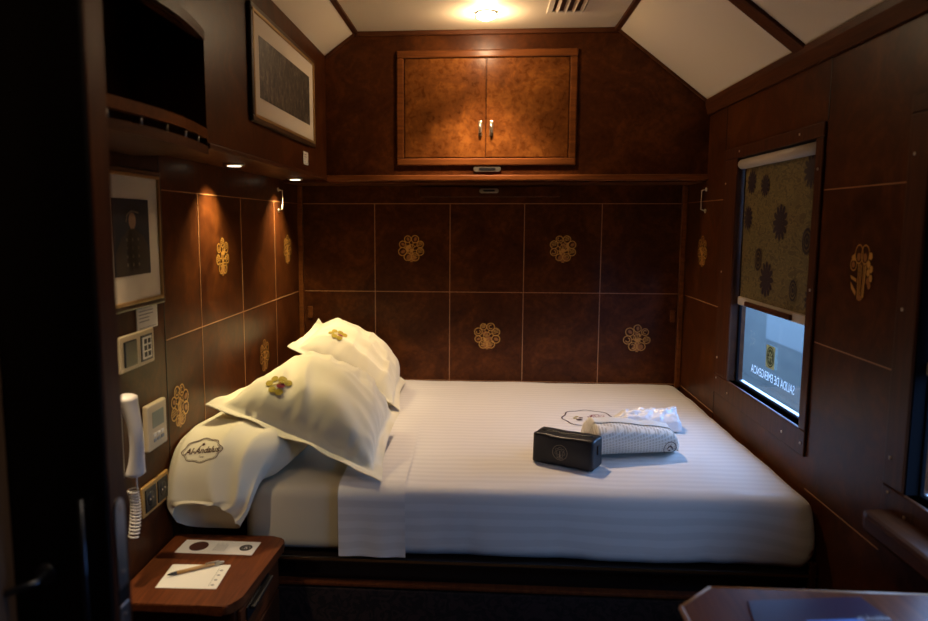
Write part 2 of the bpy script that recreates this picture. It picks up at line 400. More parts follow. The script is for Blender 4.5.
t = MB(); t.prism([(R - .012, rz - .055), (R, rz - .055), (R + .02, rz + .0), (R - .002, rz + .008), (R - .026, rz + .012), (R - .024, rz - .01)], -1, DU, lambda x, y, z: V((x, z, y)), bev=.004); trim(t)
sdl = V((BX - fx0, 0, lz - CEIL)); sl = sdl.length; sdl.normalize(); snl = V((-sdl.z, 0, sdl.x));
if snl.z > 0: snl = -snl
for y0, y1 in ((2.0, 2.07), (DU - .012, DU)):
    t = MB(); t.prism([(0, -.002), (sl, -.002), (sl, .012), (0, .012)], y0, y1, lambda s_, h, y: V((fx0, 0, CEIL)) + sdl * s_ + snl * h + V((0, y, 0)), bev=.003); trim(t, 'wood_x')
t = MB(); t.box((fx0, DU - .016, CEIL - .022), (fx1, DU, CEIL), .004); trim(t, 'wood_x')

# ---------------------------------------------------------------- overhead cabinet on the back wall
oc = thing('overhead_cabinet', 'wide burl wood cabinet across the back wall under the ceiling, with two small doors', 'cabinet', (0, DU, Z(.196)))
b = MB(); b.prism([(BX, Z(.222)), (R, Z(.222)), (R, rz), (fx1, CEIL), (fx0, CEIL), (BX, lz)], DU, D, lambda x, y, z: V((x, z, y)))
b.box((L, DU, Z(.222)), (BX, D, Z(.777)))
obj('body', b, 'burl', oc)
b = MB(); b.box((BX, DU - .022, Z(.196)), (R, DU + .02, Z(.224)), .006); obj('ledge', b, 'orange_wood', oc)
b = MB(); b.box((L, DU + .02, Z(.190)), (R, D, Z(.222))); obj('underside', b, 'burl', oc)
X0, X1, z0, z1 = -.418, .425, Z(.268), Z(.798)
f = MB(); fw = .034
for a, c_ in (((X0, z0), (X1, z0 + fw)), ((X0, z1 - fw), (X1, z1)), ((X0, z0 + fw), (X0 + fw, z1 - fw)), ((X1 - fw, z0 + fw), (X1, z1 - fw))):
    f.box((a[0], DU - .014, a[1]), (c_[0], DU, c_[1]), .006, seg=3)
obj('door_frame', f, 'orange_wood', oc)
for s_ in (-1, 1):
    a = X0 + fw + .003 if s_ < 0 else .0055; b_ = .0015 if s_ < 0 else X1 - fw - .003
    d_ = MB(); d_.box((a, DU - .008, z0 + fw + .003), (b_, DU + .002, z1 - fw - .003), .003)
    dr = obj('door', d_, 'burl_cab', oc, (a if s_ < 0 else b_, DU, z0 + fw))
    hx = .0035 + s_ * .026
    h = MB(); h.box((hx - .0085, DU - .012, Z(.405)), (hx + .0085, DU - .0075, Z(.475)), .004)
    h.tube([(hx, DU - .012, Z(.418)), (hx, DU - .024, Z(.421)), (hx, DU - .028, Z(.44)), (hx, DU - .024, Z(.459)), (hx, DU - .012, Z(.462))], [.005, .006, .0075, .006, .005], 10)
    obj('handle', h, 'antique', dr)
def oval(x, y, z, w_, h_, name, label, mt='antique'):
    o = MB(); Pn = []
    for k in range(28):
        a = 2 * PI * k / 28; cx = (w_ / 2 - h_ / 2) * (1 if math.cos(a) > 0 else -1); Pn.append((cx + h_ / 2 * math.cos(a), h_ / 2 * math.sin(a)))
    o.prism(Pn, 0, .008, lambda px, py, pz: V((x + px, y - pz, z + py)), bev=.002)
    t_ = thing(name, label, 'latch', (x, y, z)); obj('plate', o, mt, t_)
    i = MB(); i.prism([(px * .62, py * .42) for px, py in Pn], .0082, .0105, lambda px, py, pz: V((x + px, y - pz, z + py))); obj('slot', i, 'black', t_)
oval(.012, DU, Z(.2515), .13, .026, 'recessed_latch', 'oval antique metal latch just below the two cabinet doors')
# stowed panel under the cabinet
sp = MB(); sp.box((-.337, D - .016, Z(.131)), (.39, D, Z(.186)), .004); tag(obj('ledge_box', sp, 'burl', None, (.02, D, Z(.131))), 'slim dark wooden box strip on the back wall beneath the cabinet ledge', 'panel')
oval(.024, D - .016, Z(.163), .10, .024, 'recessed_latch', 'small oval metal latch on the slim strip beneath the ledge')

# ---------------------------------------------------------------- left overhead locker with open niche
lk_ = thing('overhead_locker', 'long dark wood locker along the left wall above the pillows, with an open niche', 'locker', (BX, 2.0, Z(.21)))
NY0, NY1, NZ0, NZ1 = 1.36, 1.985, Z(.205), Z(.62)
b = MB()
b.box((L, NY1, Z(.205)), (BX, DU - .001, lz + .004)); b.box((L, -.9, Z(.205)), (BX, NY0, lz + .004))
b.box((L, NY0, NZ1), (BX, NY1, lz + .004))
b.box((L, NY0, Z(.20)), (L + .015, NY1, NZ1))
obj('body', b, 'burl', lk_)
# arched head of the niche
def arch(y): t_ = (y - NY0) / (NY1 - NY0); return Z(.488 + .004 * math.sin(PI * t_))
a = MB(); n_ = 16; top = [(NY0 + (NY1 - NY0) * k / n_) for k in range(n_ + 1)]
a.prism([(y, arch(y)) for y in top] + [(NY1, NZ1), (NY0, NZ1)], BX - .018, BX + .0005, lambda y, z, x: V((x, y, z)))
obj('arched_head', a, 'burl', lk_)
a = MB()
def bow(y): t_ = (y - NY0) / (NY1 - NY0); return BX + .032 * math.sin(PI * t_)
def bowed(zl, zh, mat_, nm, inn=None):
    m_ = MB(); pts = [(bow(y) + .003, y) for y in top]
    back = [(bow(y) - .014, y) for y in top[::-1]] if inn else [(L + .015, NY1), (L + .015, NY0)]
    m_.prism(pts + back, zl, zh, bev=.003); return obj(nm, m_, mat_, lk_)
bowed(Z(.486), Z(.512), 'wood_y', 'upper_rail', 1); bowed(Z(.182), Z(.206), 'wood_y', 'shelf'); bowed(Z(.226), Z(.252), 'orange_wood', 'gallery_rail', 1)
for k in (2, 5, 8, 11, 14): g_ = MB(); y = top[k]; g_.tube([(bow(y) - .006, y, Z(.205)), (bow(y) - .006, y, Z(.228))], .003, 8); obj('rail_post', g_, 'metal', lk_)

b = MB(); b.box((BX - .004, NY1 + .004, Z(.2)), (BX + .006, DU - .024, Z(.216)), .003); obj('lower_bead', b, 'wood_y', lk_)

# spotlights under the locker
for i, (x, y, lab) in enumerate(((-.885, 2.56, 'round recessed spotlight under the locker, above the front pillow'), (-.885, 3.40, 'round recessed spotlight under the locker, nearest the back wall'), (-.915, 1.60, 'round spotlight under the niche shelf, beside the gilt portrait'))):
    sz = Z(.205) if i < 2 else Z(.182)
    t = thing('spotlight', lab, 'light', (x, y, sz), 'spotlights under the left locker')
    m_ = MB(); m_.disc((x, y, sz), (0, 0, -1), .038, .008, 28, r2=.034); obj('bezel', m_, 'metal', t)
    m_ = MB(); m_.disc((x, y, sz - .0078), (0, 0, -1), .024, .002, 24); obj('lens', m_, 'led', t)
# ceiling lamp
cl = thing('ceiling_light', 'small round lit ceiling lamp in front of the cabinet doors', 'light', (0, 3.235, CEIL))
m_ = MB(); m_.disc((0, 3.235, CEIL), (0, 0, -1), .048, .006, 32, r2=.044); obj('bezel', m_, 'metal', cl)
def dome(u_, v_):
    a_, e_ = u_ * 2 * PI, v_ * PI / 2; r_ = .042
    return V((r_ * math.cos(a_) * math.cos(e_), 3.235 + r_ * math.sin(a_) * math.cos(e_), CEIL - .01 - .022 * math.sin(e_)))
m_ = MB(); m_.grid(dome, 24, 8, closed_u=True); obj('bulb_glass', m_, 'lamp', cl)
for x in (-.047, .039): m_ = MB(); m_.box((x, 3.228, CEIL - .026), (x + .008, 3.242, CEIL - .008), .002); obj('clip', m_, 'antique', cl)
# vent
vt = thing('ceiling_vent', 'small slatted air vent in the flat ceiling right of the lamp', 'vent', (.345, 3.16, CEIL))
m_ = MB()
for a_, b_ in (((.255, 3.03), (.435, 3.052)), ((.255, 3.228), (.435, 3.25)), ((.255, 3.052), (.278, 3.228)), ((.412, 3.052), (.435, 3.228))): m_.box((*a_, CEIL - .006), (*b_, CEIL), .002)
obj('frame', m_, 'mount', vt)
m_ = MB(); m_.box((.278, 3.052, CEIL - .001), (.412, 3.228, CEIL + .0)); obj('backing', m_, 'black', vt)
for k in range(4):
    x = .290 + k * .034; m_ = MB(); m_.prism([(x, CEIL - .001), (x + .004, CEIL - .001), (x + .014, CEIL - .010), (x + .011, CEIL - .011)], 3.054, 3.226, lambda a, b, c: V((a, c, b))); obj('slat', m_, 'blind_rail', vt)

# ---------------------------------------------------------------- windows
def window(n, ya, yb, gx):
    fr = MB(); za, zb = WZ
    oz0, oz1 = za - .085, zb + .045; oy0, oy1 = ya - .052, yb + (.16 if n == 1 else .088)
    T = .009
    for (p, q) in (((oy0, oz0), (oy1, za)), ((oy0, zb), (oy1, oz1)), ((oy0, za), (ya, zb)), ((yb, za), (oy1, zb))):
        fr.box((R - T, p[0], p[1]), (R, q[0], q[1]), .004)
    # reveal
    fr.box((R - .004, ya, za - .012), (gx, yb, za)); fr.box((R - .004, ya, zb), (gx, yb, zb + .012))
    fr.box((R - .004, ya - .012, za), (gx, ya, zb)); fr.box((R - .004, yb, za), (gx, yb + .012, zb))
    for y, z in [(oy0 + .025, zz) for zz in (oz0 + .04, Z(-.21), Z(.165))] + [(oy1 - .03, zz) for zz in (oz0 + .07, Z(-.585), Z(-.21), Z(.165))] + [(yy, oz) for oz in (oz0 + .035, oz1 - .02) for yy in (ya + .12, yb - .02)]:
        fr.disc((R - T, y, z), (-1, 0, 0), .0045, .0022, 10, 1)
    w_ = struct(obj('window_%d' % n, fr, ['wood_z', 'screw'], None, (R, (ya + yb) / 2, za)))
    g_ = MB(); g_.box((gx + .004, ya, za), (gx + .009, yb, zb)); obj('glass_pane', g_, 'glass', w_)
    k_ = MB()
    for (p, q) in (((ya, za), (yb, za + .005)), ((ya, zb - .012), (yb, zb)), ((ya, za), (ya + .012, zb)), ((yb - .014, za), (yb, zb))): k_.box((gx - .006, *p), (gx + .004, *q), .002)
    if n == 2: k_.box((R - .003, yb - .006, za + .002), (gx - .006, yb - .0005, zb - .002))
    obj('gasket', k_, 'gasket', w_)
    a_ = MB(); a_.box((gx + .012, ya + .001, za + .0005), (R + .060, yb - .001, za + .004)); obj('outer_sill', a_, 'aluminium', w_)
    return w_
GX = R + .032
w1 = window(1, *W1, GX); w2 = window(2, *W2, GX)
# lettering stuck on the outside of window 1 (reads from outside)
dm = MB(); dx = GX + .0095
cy, cz = 2.70, Z(-.505)
dm.dec(text('SALIDA DE EMERGENCIA', .046, 0, 0, 0, sx=.80), mapper((dx - .0057, 2.735, Z(-.575)), (0, 1, 0), (0, 0, 1)))
obj('lettering', dm, 'decal_white', w1)
dm = MB(); F = mapper((dx - .0057, 2.755, Z(-.497)), (0, 1.4, 0), (0, 0, 1.25))
dm.dec([(rect(-.029, -.034, .029, .034)[0][0], 0)], F)
F2 = mapper((dx - .0060, 2.755, Z(-.497)), (0, 1.4, 0), (0, 0, 1.25)); dm.dec(circ(0, 0, .029, 28, .9, 1.08, 0, 1), F2)
F3 = mapper((dx - .0063, 2.755, Z(-.497)), (0, 1.4, 0), (0, 0, 1.25))
dm.dec(ring(0, 0, .025, .002, mi=0, sx=.9, sy=1.05) + stroke([(-.012, .012), (-.004, .004), (-.011, -.014)], .004) + stroke([(.012, .013), (.003, .004), (.004, -.014)], .004) + circ(0, .012, .004) + stroke([(-.014, 0), (.014, -.002)], .003) + stroke([(.010, -.006), (.013, -.014)], .003), F3)
obj('exit_sticker', dm, ['decal_pale', 'decal_green'], w1)

def blind(ya, yb, lab, lowz, tube_lab=None):
    bx = R + .012
    t = thing('roller_blind', lab, 'blind', (bx, (ya + yb) / 2, Z(.25)), 'patterned roller blinds')
    m_ = MB(); m_.tube([(R + .012, ya + .006, Z(.236)), (R + .012, yb - .004, Z(.236))], .020, 18); obj('roller', m_, 'blind_rail', t)
    zt = Z(.22); zb_ = Z(lowz)
    f_ = MB(); f_.grid(lambda u_, v_: V((bx + .012 + .0012 * math.sin(u_ * 9 + v_ * 3), ya + .018 + (yb - ya - .034) * u_, zb_ + (zt - zb_) * v_)), 24, 24)
    rd = random.Random(5)
    fl_ = [(3.02, .02, .05), (2.47, .17, .062), (2.70, .0, .07), (3.0, .16, .05), (2.89, -.14, .035), (2.475, -.06, .036), (2.80, -.21, .07), (2.42, -.25, .05), (2.86, .14, .045), (2.56, -.23, .03)]
    for (y, z, r_) in fl_:
        y = y - 3.09 + yb
        if r_ > .04:
            for k in range(12):
                a_ = 2 * PI * k / 12; pp = circ(.62 * r_ * math.cos(a_), .62 * r_ * math.sin(a_), r_ * .36, 10, 1, .42, a_)
                f_.dec([(p, 1) for p, _ in pp], lambda x, yy, y=y, z=z, k=k: V((bx + .0095 - .00008 * k, min(max(y + x, ya + .02), yb - .02), min(max(Z(z) + yy, zb_ + .01), zt))))
            f_.dec([(p, 1) for p, _ in circ(0, 0, r_ * .34, 12)], lambda x, yy, y=y, z=z: V((bx + .0084, min(max(y + x, ya + .02), yb - .02), Z(z) + yy)))
        else:
            f_.dec([(p, 1) for q in (ring(0, 0, r_, r_ * .22, sy=1.25), ring(0, 0, r_ * .62, r_ * .2, sy=1.25), circ(0, 0, r_ * .3)) for p, _ in q], lambda x, yy, y=y, z=z: V((bx + .009, y + x, Z(z) + yy)))
    obj('fabric', f_, ['blind', 'flower'], t)
    m_ = MB(); m_.box((bx + .004, ya + .012, zb_ - .03), (bx + .020, yb - .012, zb_ + .004), .004); r1 = obj('bottom_rail', m_, 'blind_rail', t)
    m_ = MB(); m_.box((bx - .008, ya + .15, zb_ - .026), (bx + .004, yb - .12, zb_ - .006), .004); obj('grip', m_, 'wood_y', r1)
    return t
blind(*W1, 'olive gold roller blind with dark flowers, over the window beside the bed', -.305)
blind(*W2, 'patterned roller blind at the far right edge, over the second window above the sill shelf', -.33)
ss = MB(); ss.prism([(R - .0, 1.843), (R - .075, 1.83), (R - .085, 1.80), (R - .085, .95), (R, .95)], Z(-.765), Z(-.712), bev=.012)
tag(obj('sill_shelf', ss, 'wood_y', None, (R, 1.4, Z(-.765))), 'thick rounded wooden ledge below the second window at the right edge', 'shelf')

# outside: platform and a pale wall with an opening
p = MB(); p.box((R + .6, -14, -.95), (16, 22, -.9)); struct(obj('platform_ground', p, 'platform'))
p = MB(); p.box((4.2, -14, -.9), (4.5, 22, 1.15)); p.box((4.19, 7.2, -.2), (4.21, 8.6, .9), mi=1); p.box((4.19, 9.6, -.2), (4.21, 11, .9), mi=1)
struct(obj('platform_wall', p, ['platform', 'outer_wall']))

# ---------------------------------------------------------------- bed
YF = 2.215   # front plane of mattress foot
bed = thing('bed', 'dark glossy bed base under the mattress, spanning wall to wall', 'bed', (0, YF, 0))
b = MB(); b.box((L, YF + .05, 0), (R, D, Z(-1.075))); b.box((L, YF + .10, Z(-1.075)), (-.775, D, Z(-.885)), .01); obj('base', b, 'wood_x', bed)
b = MB(); b.box((L, YF - .02, Z(-1.090)), (R, YF + .03, Z(-1.070)), .004); b.box((L, YF - .022, Z(-1.080)), (R, YF - .0195, Z(-1.072)), mi=1); obj('top_rail', b, ['bed_gloss', 'brass'], bed)
b = MB(); b.box((L, YF + .035, Z(-1.17)), (R, YF + .05, Z(-1.08))); obj('recessed_panel', b, 'bed_gloss', bed)
b = MB(); b.box((L, YF + .004, Z(-1.182)), (R, YF + .05, Z(-1.168)), .004); obj('lower_rail', b, 'top_wood', bed)
b = MB(); b.box((L, YF, .05), (R, YF + .05, Z(-1.188))); obj('fabric_panel', b, 'damask', bed)
b = MB(); b.box((R - .03, YF - .035, Z(-1.19)), (R - .012, YF - .012, Z(-1.03)), .004); obj('end_post', b, 'wood_z', bed)

def rbox(a, b, r, n, fn=None, wr=0, seed=0, bulge=0):
    """rounded box as a fine grid so that it can crease"""
    a, b = V(a), V(b); c = (a + b) / 2; h = (b - a) / 2
    t = bmesh.new(); bmesh.ops.create_cube(t, size=2)
    for v in t.verts: v.co = V((v.co.x * h.x, v.co.y * h.y, v.co.z * h.z))
    for ax, nn_ in enumerate(n):
        es = [e for e in t.edges if abs((e.verts[0].co - e.verts[1].co)[ax]) > 1e-4]
        bmesh.ops.subdivide_edges(t, edges=es, cuts=nn_, use_grid_fill=True)
    for v in t.verts:
        p = v.co.copy()
        # warp spacing towards the border so the rounding is smooth
        q = V([max(-h[i] + r[i], min(h[i] - r[i], p[i])) for i in range(3)])
        d = V([(p[i] - q[i]) / r[i] if r[i] else 0 for i in range(3)])
        l = d.length
        if l > 1e-9:
            mx_ = max(abs(k) for k in d); d = d * (mx_ / l)
        p = V([q[i] + d[i] * r[i] for i in range(3)])
        if wr:
            nv = V([d[i] for i in range(3)]); nv = nv.normalized() if nv.length > 1e-6 else V((0, 0, 1))
            k = noise.noise(V((p.x * 3 + seed, p.y * 5, p.z * 6))) * .6 + noise.noise(V((p.x * 9 + seed, p.y * 12, p.z * 3))) * .4
            p += nv * wr * k
        v.co = p + c
        if fn: v.co = fn(v.co)
    bmesh.ops.recalc_face_normals(t, faces=t.faces)
    return t
ZT, ZB = Z(-.848), Z(-1.063)
def lean(p):
    # the foot side leans back a little towards the top
    k = max(0, min(1, (p.z - ZB) / (ZT - ZB))); f_ = max(0, 1 - (p.y - YF) / .5)
    return V((p.x, p.y + .012 * (k - .15) * f_, p.z))
mt = MB(); mt.add(rbox((-.772, YF - .0, ZB), (R - .02, D - .005, ZT), V((.06, .034, .038)), (60, 60, 16), lean, .004, 3), 0, True)
mo = obj('mattress', mt, 'cream_cloth', None, (0, YF, ZB)); tag(mo, 'thick mattress under the striped sheet, cream cover showing below the pillows', 'mattress')
# striped sheet: open shell over the mattress
sh = MB(); t = rbox((-.46, YF - .007, ZB - .004), (R - .012, D - .003, ZT + .008), V((.06, .038, .042)), (90, 80, 20), None, .006, 9)
def sheet_fn(p):
    q = lean(p)
    # long soft creases on the hanging front
    if q.y < YF + .12:
        k = max(0, min(1, (ZT - q.z) / .2))
        q.y += -.004 * k * math.sin(q.x * 14 + 1.3 * math.sin(q.x * 5)) - .004 * k * noise.noise(V((q.x * 18, q.z * 5, 1)))
    cx_ = min(1, max(0, (q.x - .78) / .22)); f_ = max(0, 1 - (q.y - YF) / .25); k = max(0, min(1, (ZT - q.z) / .21))
    q.y -= .030 * cx_ ** 1.5 * f_ * math.sin(PI * min(1, k * .85)); q.x += .010 * cx_ * k
    q.z += .035 * max(0, (q.x - .99) / .04) * k * f_ * (1 if q.z < ZB + .06 else 0)
    return q
for v in t.verts: v.co = sheet_fn(v.co)
kill = [f for f in t.faces if f.calc_center_median().x < -.445 or f.calc_center_median().z < ZB + .0015]
bmesh.ops.delete(t, geom=kill, context='FACES')
sh.add(t, 0, True)
so = obj('bed_sheet', sh, 'sheet', None, (0, YF, ZT)); tag(so, 'white satin striped sheet covering the right two thirds of the bed', 'bed sheet')
fpn = MB()
def flap(u_, v_):
    # a turned-back strip that hangs over the foot side
    x = -.470 + .215 * u_ + .016 * (1 - v_); R_ = .044; off = .014
    Lf = ZT + .008 - R_ - (ZB + .001); La = PI / 2 * (R_ + off); Lt = .8; s_ = v_ * (Lf + La + Lt)
    y0_, z1_ = YF - .007, ZT + .008
    if s_ < Lf: k = s_ / Lf; y = y0_ - off + .012 * (k - .15) * .9; z = ZB + .001 + s_
    elif s_ < Lf + La: a_ = (s_ - Lf) / La * PI / 2; y = y0_ + R_ - (R_ + off) * math.cos(a_) + .009; z = z1_ - R_ + (R_ + (off - .008) * math.sin(a_)) * math.sin(a_)
    else: y = y0_ + R_ + .009 + (s_ - Lf - La); z = z1_ + off - .008
    y -= .003 * math.sin(u_ * 11 + 1) * max(0, 1 - s_ / Lf)
    return V((x, y, z))
fpn.grid(flap, 24, 110); obj('turned_strip', fpn, 'sheet', so)

# pillows
def pillow(name, label, Q, top, bot, flange, seed, mt_='pillow', N=72, parent=None):
    A, B, C_, D_ = [V(q) for q in Q]
    nrm = ((B - A).cross(D_ - A) + (C_ - B).cross(D_ - C_)).normalized()
    if nrm.z < 0: nrm = -nrm
    def surf(side):
        def fn(u_, v_):
            # pull sides in a little between the corners
            iu = .030 * math.sin(PI * v_) * (1 - 2 * u_); iv = .030 * math.sin(PI * u_) * (1 - 2 * v_)
            uu, vv = u_ + iu, v_ + iv
            p = A * (1 - uu) * (1 - vv) + B * uu * (1 - vv) + C_ * uu * vv + D_ * (1 - uu) * vv
            a = (u_ - flange) / (1 - 2 * flange); b_ = (v_ - flange) / (1 - 2 * flange)
            inn = 0
            if 0 < a < 1 and 0 < b_ < 1:
                ha = (1 - abs(2 * a - 1) ** 2.6); hb = (1 - abs(2 * b_ - 1) ** 2.6); inn = (ha * hb) ** .55
            h = (top if side > 0 else -bot) * inn
            de = min(a, 1 - a, b_, 1 - b_)
            if de > 0:
                s_ = (b_ if min(a, 1 - a) < min(b_, 1 - b_) else a)
                pk = math.sin(s_ * 58 + 3 * noise.noise(V((s_ * 7, seed, 0)))) * math.exp(-de * 16) * .0045
                cx_, cy_ = a - .5, b_ - .5; ang = math.atan2(cy_, cx_); rr = math.hypot(cx_, cy_)
                ridge = 1 - abs(noise.noise(V((ang * 3.2 + seed, rr * 2.0, seed * 1.7)))) * 2.4
                ridge2 = 1 - abs(noise.noise(V((u_ * 4 + seed, v_ * 2.2 + u_ * 2, seed)))) * 2.6
                c1, s1 = math.cos(seed * .9), math.sin(seed * .9); w1_, w2_ = u_ * c1 + v_ * s1, -u_ * s1 + v_ * c1
                wob = noise.noise(V((w1_ * 2, w2_ * 2, seed))) * .5
                f1 = (1 - abs(noise.noise(V((w1_ * 1.6, w2_ * 6.5 + wob * 2, seed * 3.1)))) * 3)
                f2 = (1 - abs(noise.noise(V((w1_ * 5.5 + wob, w2_ * 2.2, seed * 5.3)))) * 3)
                h += side * (pk + .012 * max(ridge, -.8) * max(0, min(1, rr * 3 - .9)) * min(1, de * 9) + .013 * (max(f1, -.6) + .8 * max(f2, -.6)) * min(1, de * 7))
            else:
                fl_ = min(1, -de / flange * 1.2) if flange else 0
                h += .010 * fl_ * noise.noise(V((u_ * 6 + seed, v_ * 6, 3))) * 2 + .0016 * side
            return p + nrm * h
        return fn
    mb = MB(); mb.grid(surf(1), N, N); mb.grid(surf(-1), N, N)
    bmesh.ops.remove_doubles(mb.bm, verts=mb.bm.verts, dist=.0002)
    o = obj(name, mb, mt_, parent, (B + C_) / 2); tag(o, label, 'pillow'); return o, nrm
def P3(x, y, z): return (x, y, Z(z))
pf, n1 = pillow('pillow', 'large ivory pillow in front, flat flanged edge, tilted down towards the foot of the bed', [P3(-.915, 2.29, -.600), P3(-.318, 2.225, -.825), P3(-.325, 2.78, -.745), P3(-.79, 2.92, -.56)], .160, .045, .062, 2)
pb, n2 = pillow('pillow', 'ivory pillow at the back, leaning in the corner behind the larger one', [P3(-.885, 3.20, -.560), P3(-.36, 3.10, -.825), P3(-.40, 3.70, -.825), P3(-.86, 3.72, -.50)], .145, .05, .06, 7)
def petals(r_=.026):
    P = []
    for k, (dx_, dy_) in enumerate(((-1, .95), (.25, 1.05), (1.3, .75), (-1.5, 0), (-.55, -.95), (.6, -1.1))): P += circ(dx_ * r_, dy_ * r_, r_ * .62, 14, 1, .9, 0, 0)
    P += circ(.45 * r_, -.02 * r_, r_ * .56, 14, 1.1, .85, 0, 1); P += stroke([(-1.2 * r_, -.4 * r_), (0, .1 * r_), (1.1 * r_, .7 * r_)], .004, 0)
    return P
for o, dv, r_ in ((pf, (-.2805, .9624, -.2226), .022), (pb, (-.1988, .9767, -.1541), .022)):
    bv = bvh_of(o); c_, nv, _, _ = bv.ray_cast(V((0, 0, CZ)), V(dv).normalized())
    if nv.dot(V(dv)) > 0: nv = -nv
    nv = (nv * .6 - V(dv)).normalized()
    uu_ = (V((.9, -.25, -.1)) - nv * nv.dot(V((.9, -.25, -.1)))).normalized(); vv_ = nv.cross(uu_)
    mb = MB(); project(mb, petals(r_), bv, c_, uu_, vv_, -nv, .0032); e = obj('embroidered_emblem', mb, ['green_thread', 'magenta_thread'], o, c_); e['label'] = 'embroidered cluster of olive petals and one magenta petal'

# lower pillow with open case end drooping over the front
path = [(-.80, 2.95, -.775, .17, .05), (-.80, 2.85, -.765, .175, .075), (-.80, 2.6, -.76, .175, .085), (-.805, 2.42, -.752, .175, .090), (-.815, 2.30, -.752, .168, .092), (-.83, 2.225, -.762, .155, .088), (-.845, 2.175, -.80, .145, .070), (-.853, 2.145, -.85, .138, .045), (-.858, 2.135, -.90, .125, .030), (-.862, 2.135, -.942, .098, .036)]
def catm(t_):
    n__ = len(path) - 1; f_ = t_ * n__; i = min(int(f_), n__ - 1); f_ -= i
    g_ = [path[max(i - 1, 0)], path[i], path[i + 1], path[min(i + 2, n__)]]
    return [.5 * (2 * g_[1][k] + (g_[2][k] - g_[0][k]) * f_ + (2 * g_[0][k] - 5 * g_[1][k] + 4 * g_[2][k] - g_[3][k]) * f_ ** 2 + (3 * g_[1][k] - g_[0][k] - 3 * g_[2][k] + g_[3][k]) * f_ ** 3) for k in range(5)]
def sleeve(u_, v_):
    x, y, z, w_, h_ = catm(v_); x2, y2, z2, _, _ = catm(min(1, v_ + .01)); x1, y1, z1, _, _ = catm(max(0, v_ - .01))
    tn_ = V((x2 - x1, y2 - y1, z2 - z1)).normalized(); side = V((1, 0, 0)); up = side.cross(tn_).normalized()
    if up.z < 0 and v_ < .5: up = -up
    if v_ >= .5 and up.y > 0: up = -up
    a = u_ * 2 * PI; ca, sa = math.cos(a), math.sin(a)
    px = math.copysign(abs(ca) ** .75, ca) * w_; py = math.copysign(abs(sa) ** .8, sa) * h_
    r_ = 1 - abs(noise.noise(V((u_ * 9, v_ * 4, 5)))) * 2.5
    p = V((x, y, Z(z))) + side * (px - .02 * sa) + up * (py + .010 * r_ * (1 if sa > 0 else -.3))
    if v_ > .8:   # mouth: the lip at the back hangs lower than the lip in front
        k = (v_ - .8) / .2; p.z += k * (.085 * max(0, sa) - .045 * max(0, -sa)); p.y += k * .022 * max(0, -sa) + .006 * k * math.sin(a * 3)
    p.x = max(p.x, L + .006); return p
mb = MB(); mb.grid(sleeve, 96, 80, closed_u=True)
t = mb.bm; bmesh.ops.holes_fill(t, edges=[e for e in t.edges if e.is_boundary and e.verts[0].co.y > 2.8])
pl = obj('pillow', mb, 'pillow', None, P3(-.80, 2.4, -.84)); tag(pl, 'lowest cream pillow by the nightstand, its open case end drooping, oval logo on front', 'pillow')
def logo_oval(w_, h_, mi=0, lw=.0022):
    n_ = 96; pts = []
    for k in range(n_ + 1):
        a = 2 * PI * k / n_; r_ = 1 + .05 * math.cos(8 * a) ; pts.append((w_ * r_ * math.cos(a), h_ * r_ * math.sin(a)))
    return stroke(pts, lw, mi)
def logo(w_):
    P = logo_oval(w_, w_ * .56) + logo_oval(w_ * .93, w_ * .50, 0, .001)
    P += text('Al-Ándalus', w_ * .40, 0, 0, 0, shear=.35, weight=.0006)
    for k in range(5): a = PI * (k + .5) / 5; P += stroke([(0, w_ * .24), (w_ * .10 * math.cos(a), w_ * .24 + w_ * .13 * math.sin(a))], .003)
    P += text('Tren', w_ * .15, 0, -w_ * .30, 0, shear=.2)
    return P
mb = MB(); project(mb, logo(.062), bvh_of(pl), P3(-.873, 2.15, -.712), (1, -.03, .14), (-.1, .15, 1), (0, 1, -.25), .0014)
obj('embroidered_logo', mb, 'brown_thread', pl, P3(-.873, 2.15, -.712))

# toiletry bag
ba = V((.176, 2.497, 0)); bb = V((.372, 2.395, 0)); ux = (bb - ba).normalized(); wy = V((-ux.y, ux.x, 0)); ln = (bb - ba).length; BZ = ZT + .0125; BH = .106; BD = .104
def bagf(p):
    x, y, z = p
    k = z / BH; s_ = 1 - .05 * k; pinch = 1 - .10 * (abs(x / ln - .5) * 2) ** 4 * k
    zz = z * (1 - .02 * math.sin(PI * x / ln) * (1 if z > BH * .5 else 0)) + .003 * noise.noise(V((x * 22, y * 22, z * 14)))
    yy = BD / 2 + (y - BD / 2) * s_ * pinch + .003 * noise.noise(V((x * 17, z * 17, 4)))
    return V((ba.x, ba.y, BZ)) + ux * x + wy * yy + V((0, 0, zz))
t = rbox((0, 0, 0), (ln, BD, BH), V((.007, .009, .007)), (26, 14, 14), None, 0, 0)
for v in t.verts: v.co = bagf(v.co)
bag = thing('toiletry_bag', 'small black leatherette toiletry bag on the bed, round stamp on its side', 'bag', (*(ba + ux * ln / 2).xy, BZ))
mb = MB(); mb.add(t, 0, True); body = obj('body', mb, 'leather', bag)
zb_ = MB(); zb_.tube([bagf(V((x * ln, BD / 2, BH + .0005))) for x in [k / 12 for k in range(1, 12)]], .0032, 8); obj('zip', zb_, 'black', bag)
tb = MB(); q0 = bagf(V((ln, BD * .5, BH * .75))); tb.prism([(-.010, 0), (.010, 0), (.008, -.03), (-.008, -.03)], -.001, .003, lambda x, y, z: q0 + wy * x + V((0, 0, y)) + ux * (z + .001)); obj('pull_tab', tb, 'leather', bag)
mb = MB(); P = ring(0, 0, .027, .0016, n=32) + stroke([(0, -.018), (0, .006)], .003)
for k in range(7): a = -PI / 2 + 2 * PI * (k + .5) / 7; P += ring(.014 * math.cos(a), .014 * math.sin(a) + .001, .0052, .0012, n=10)
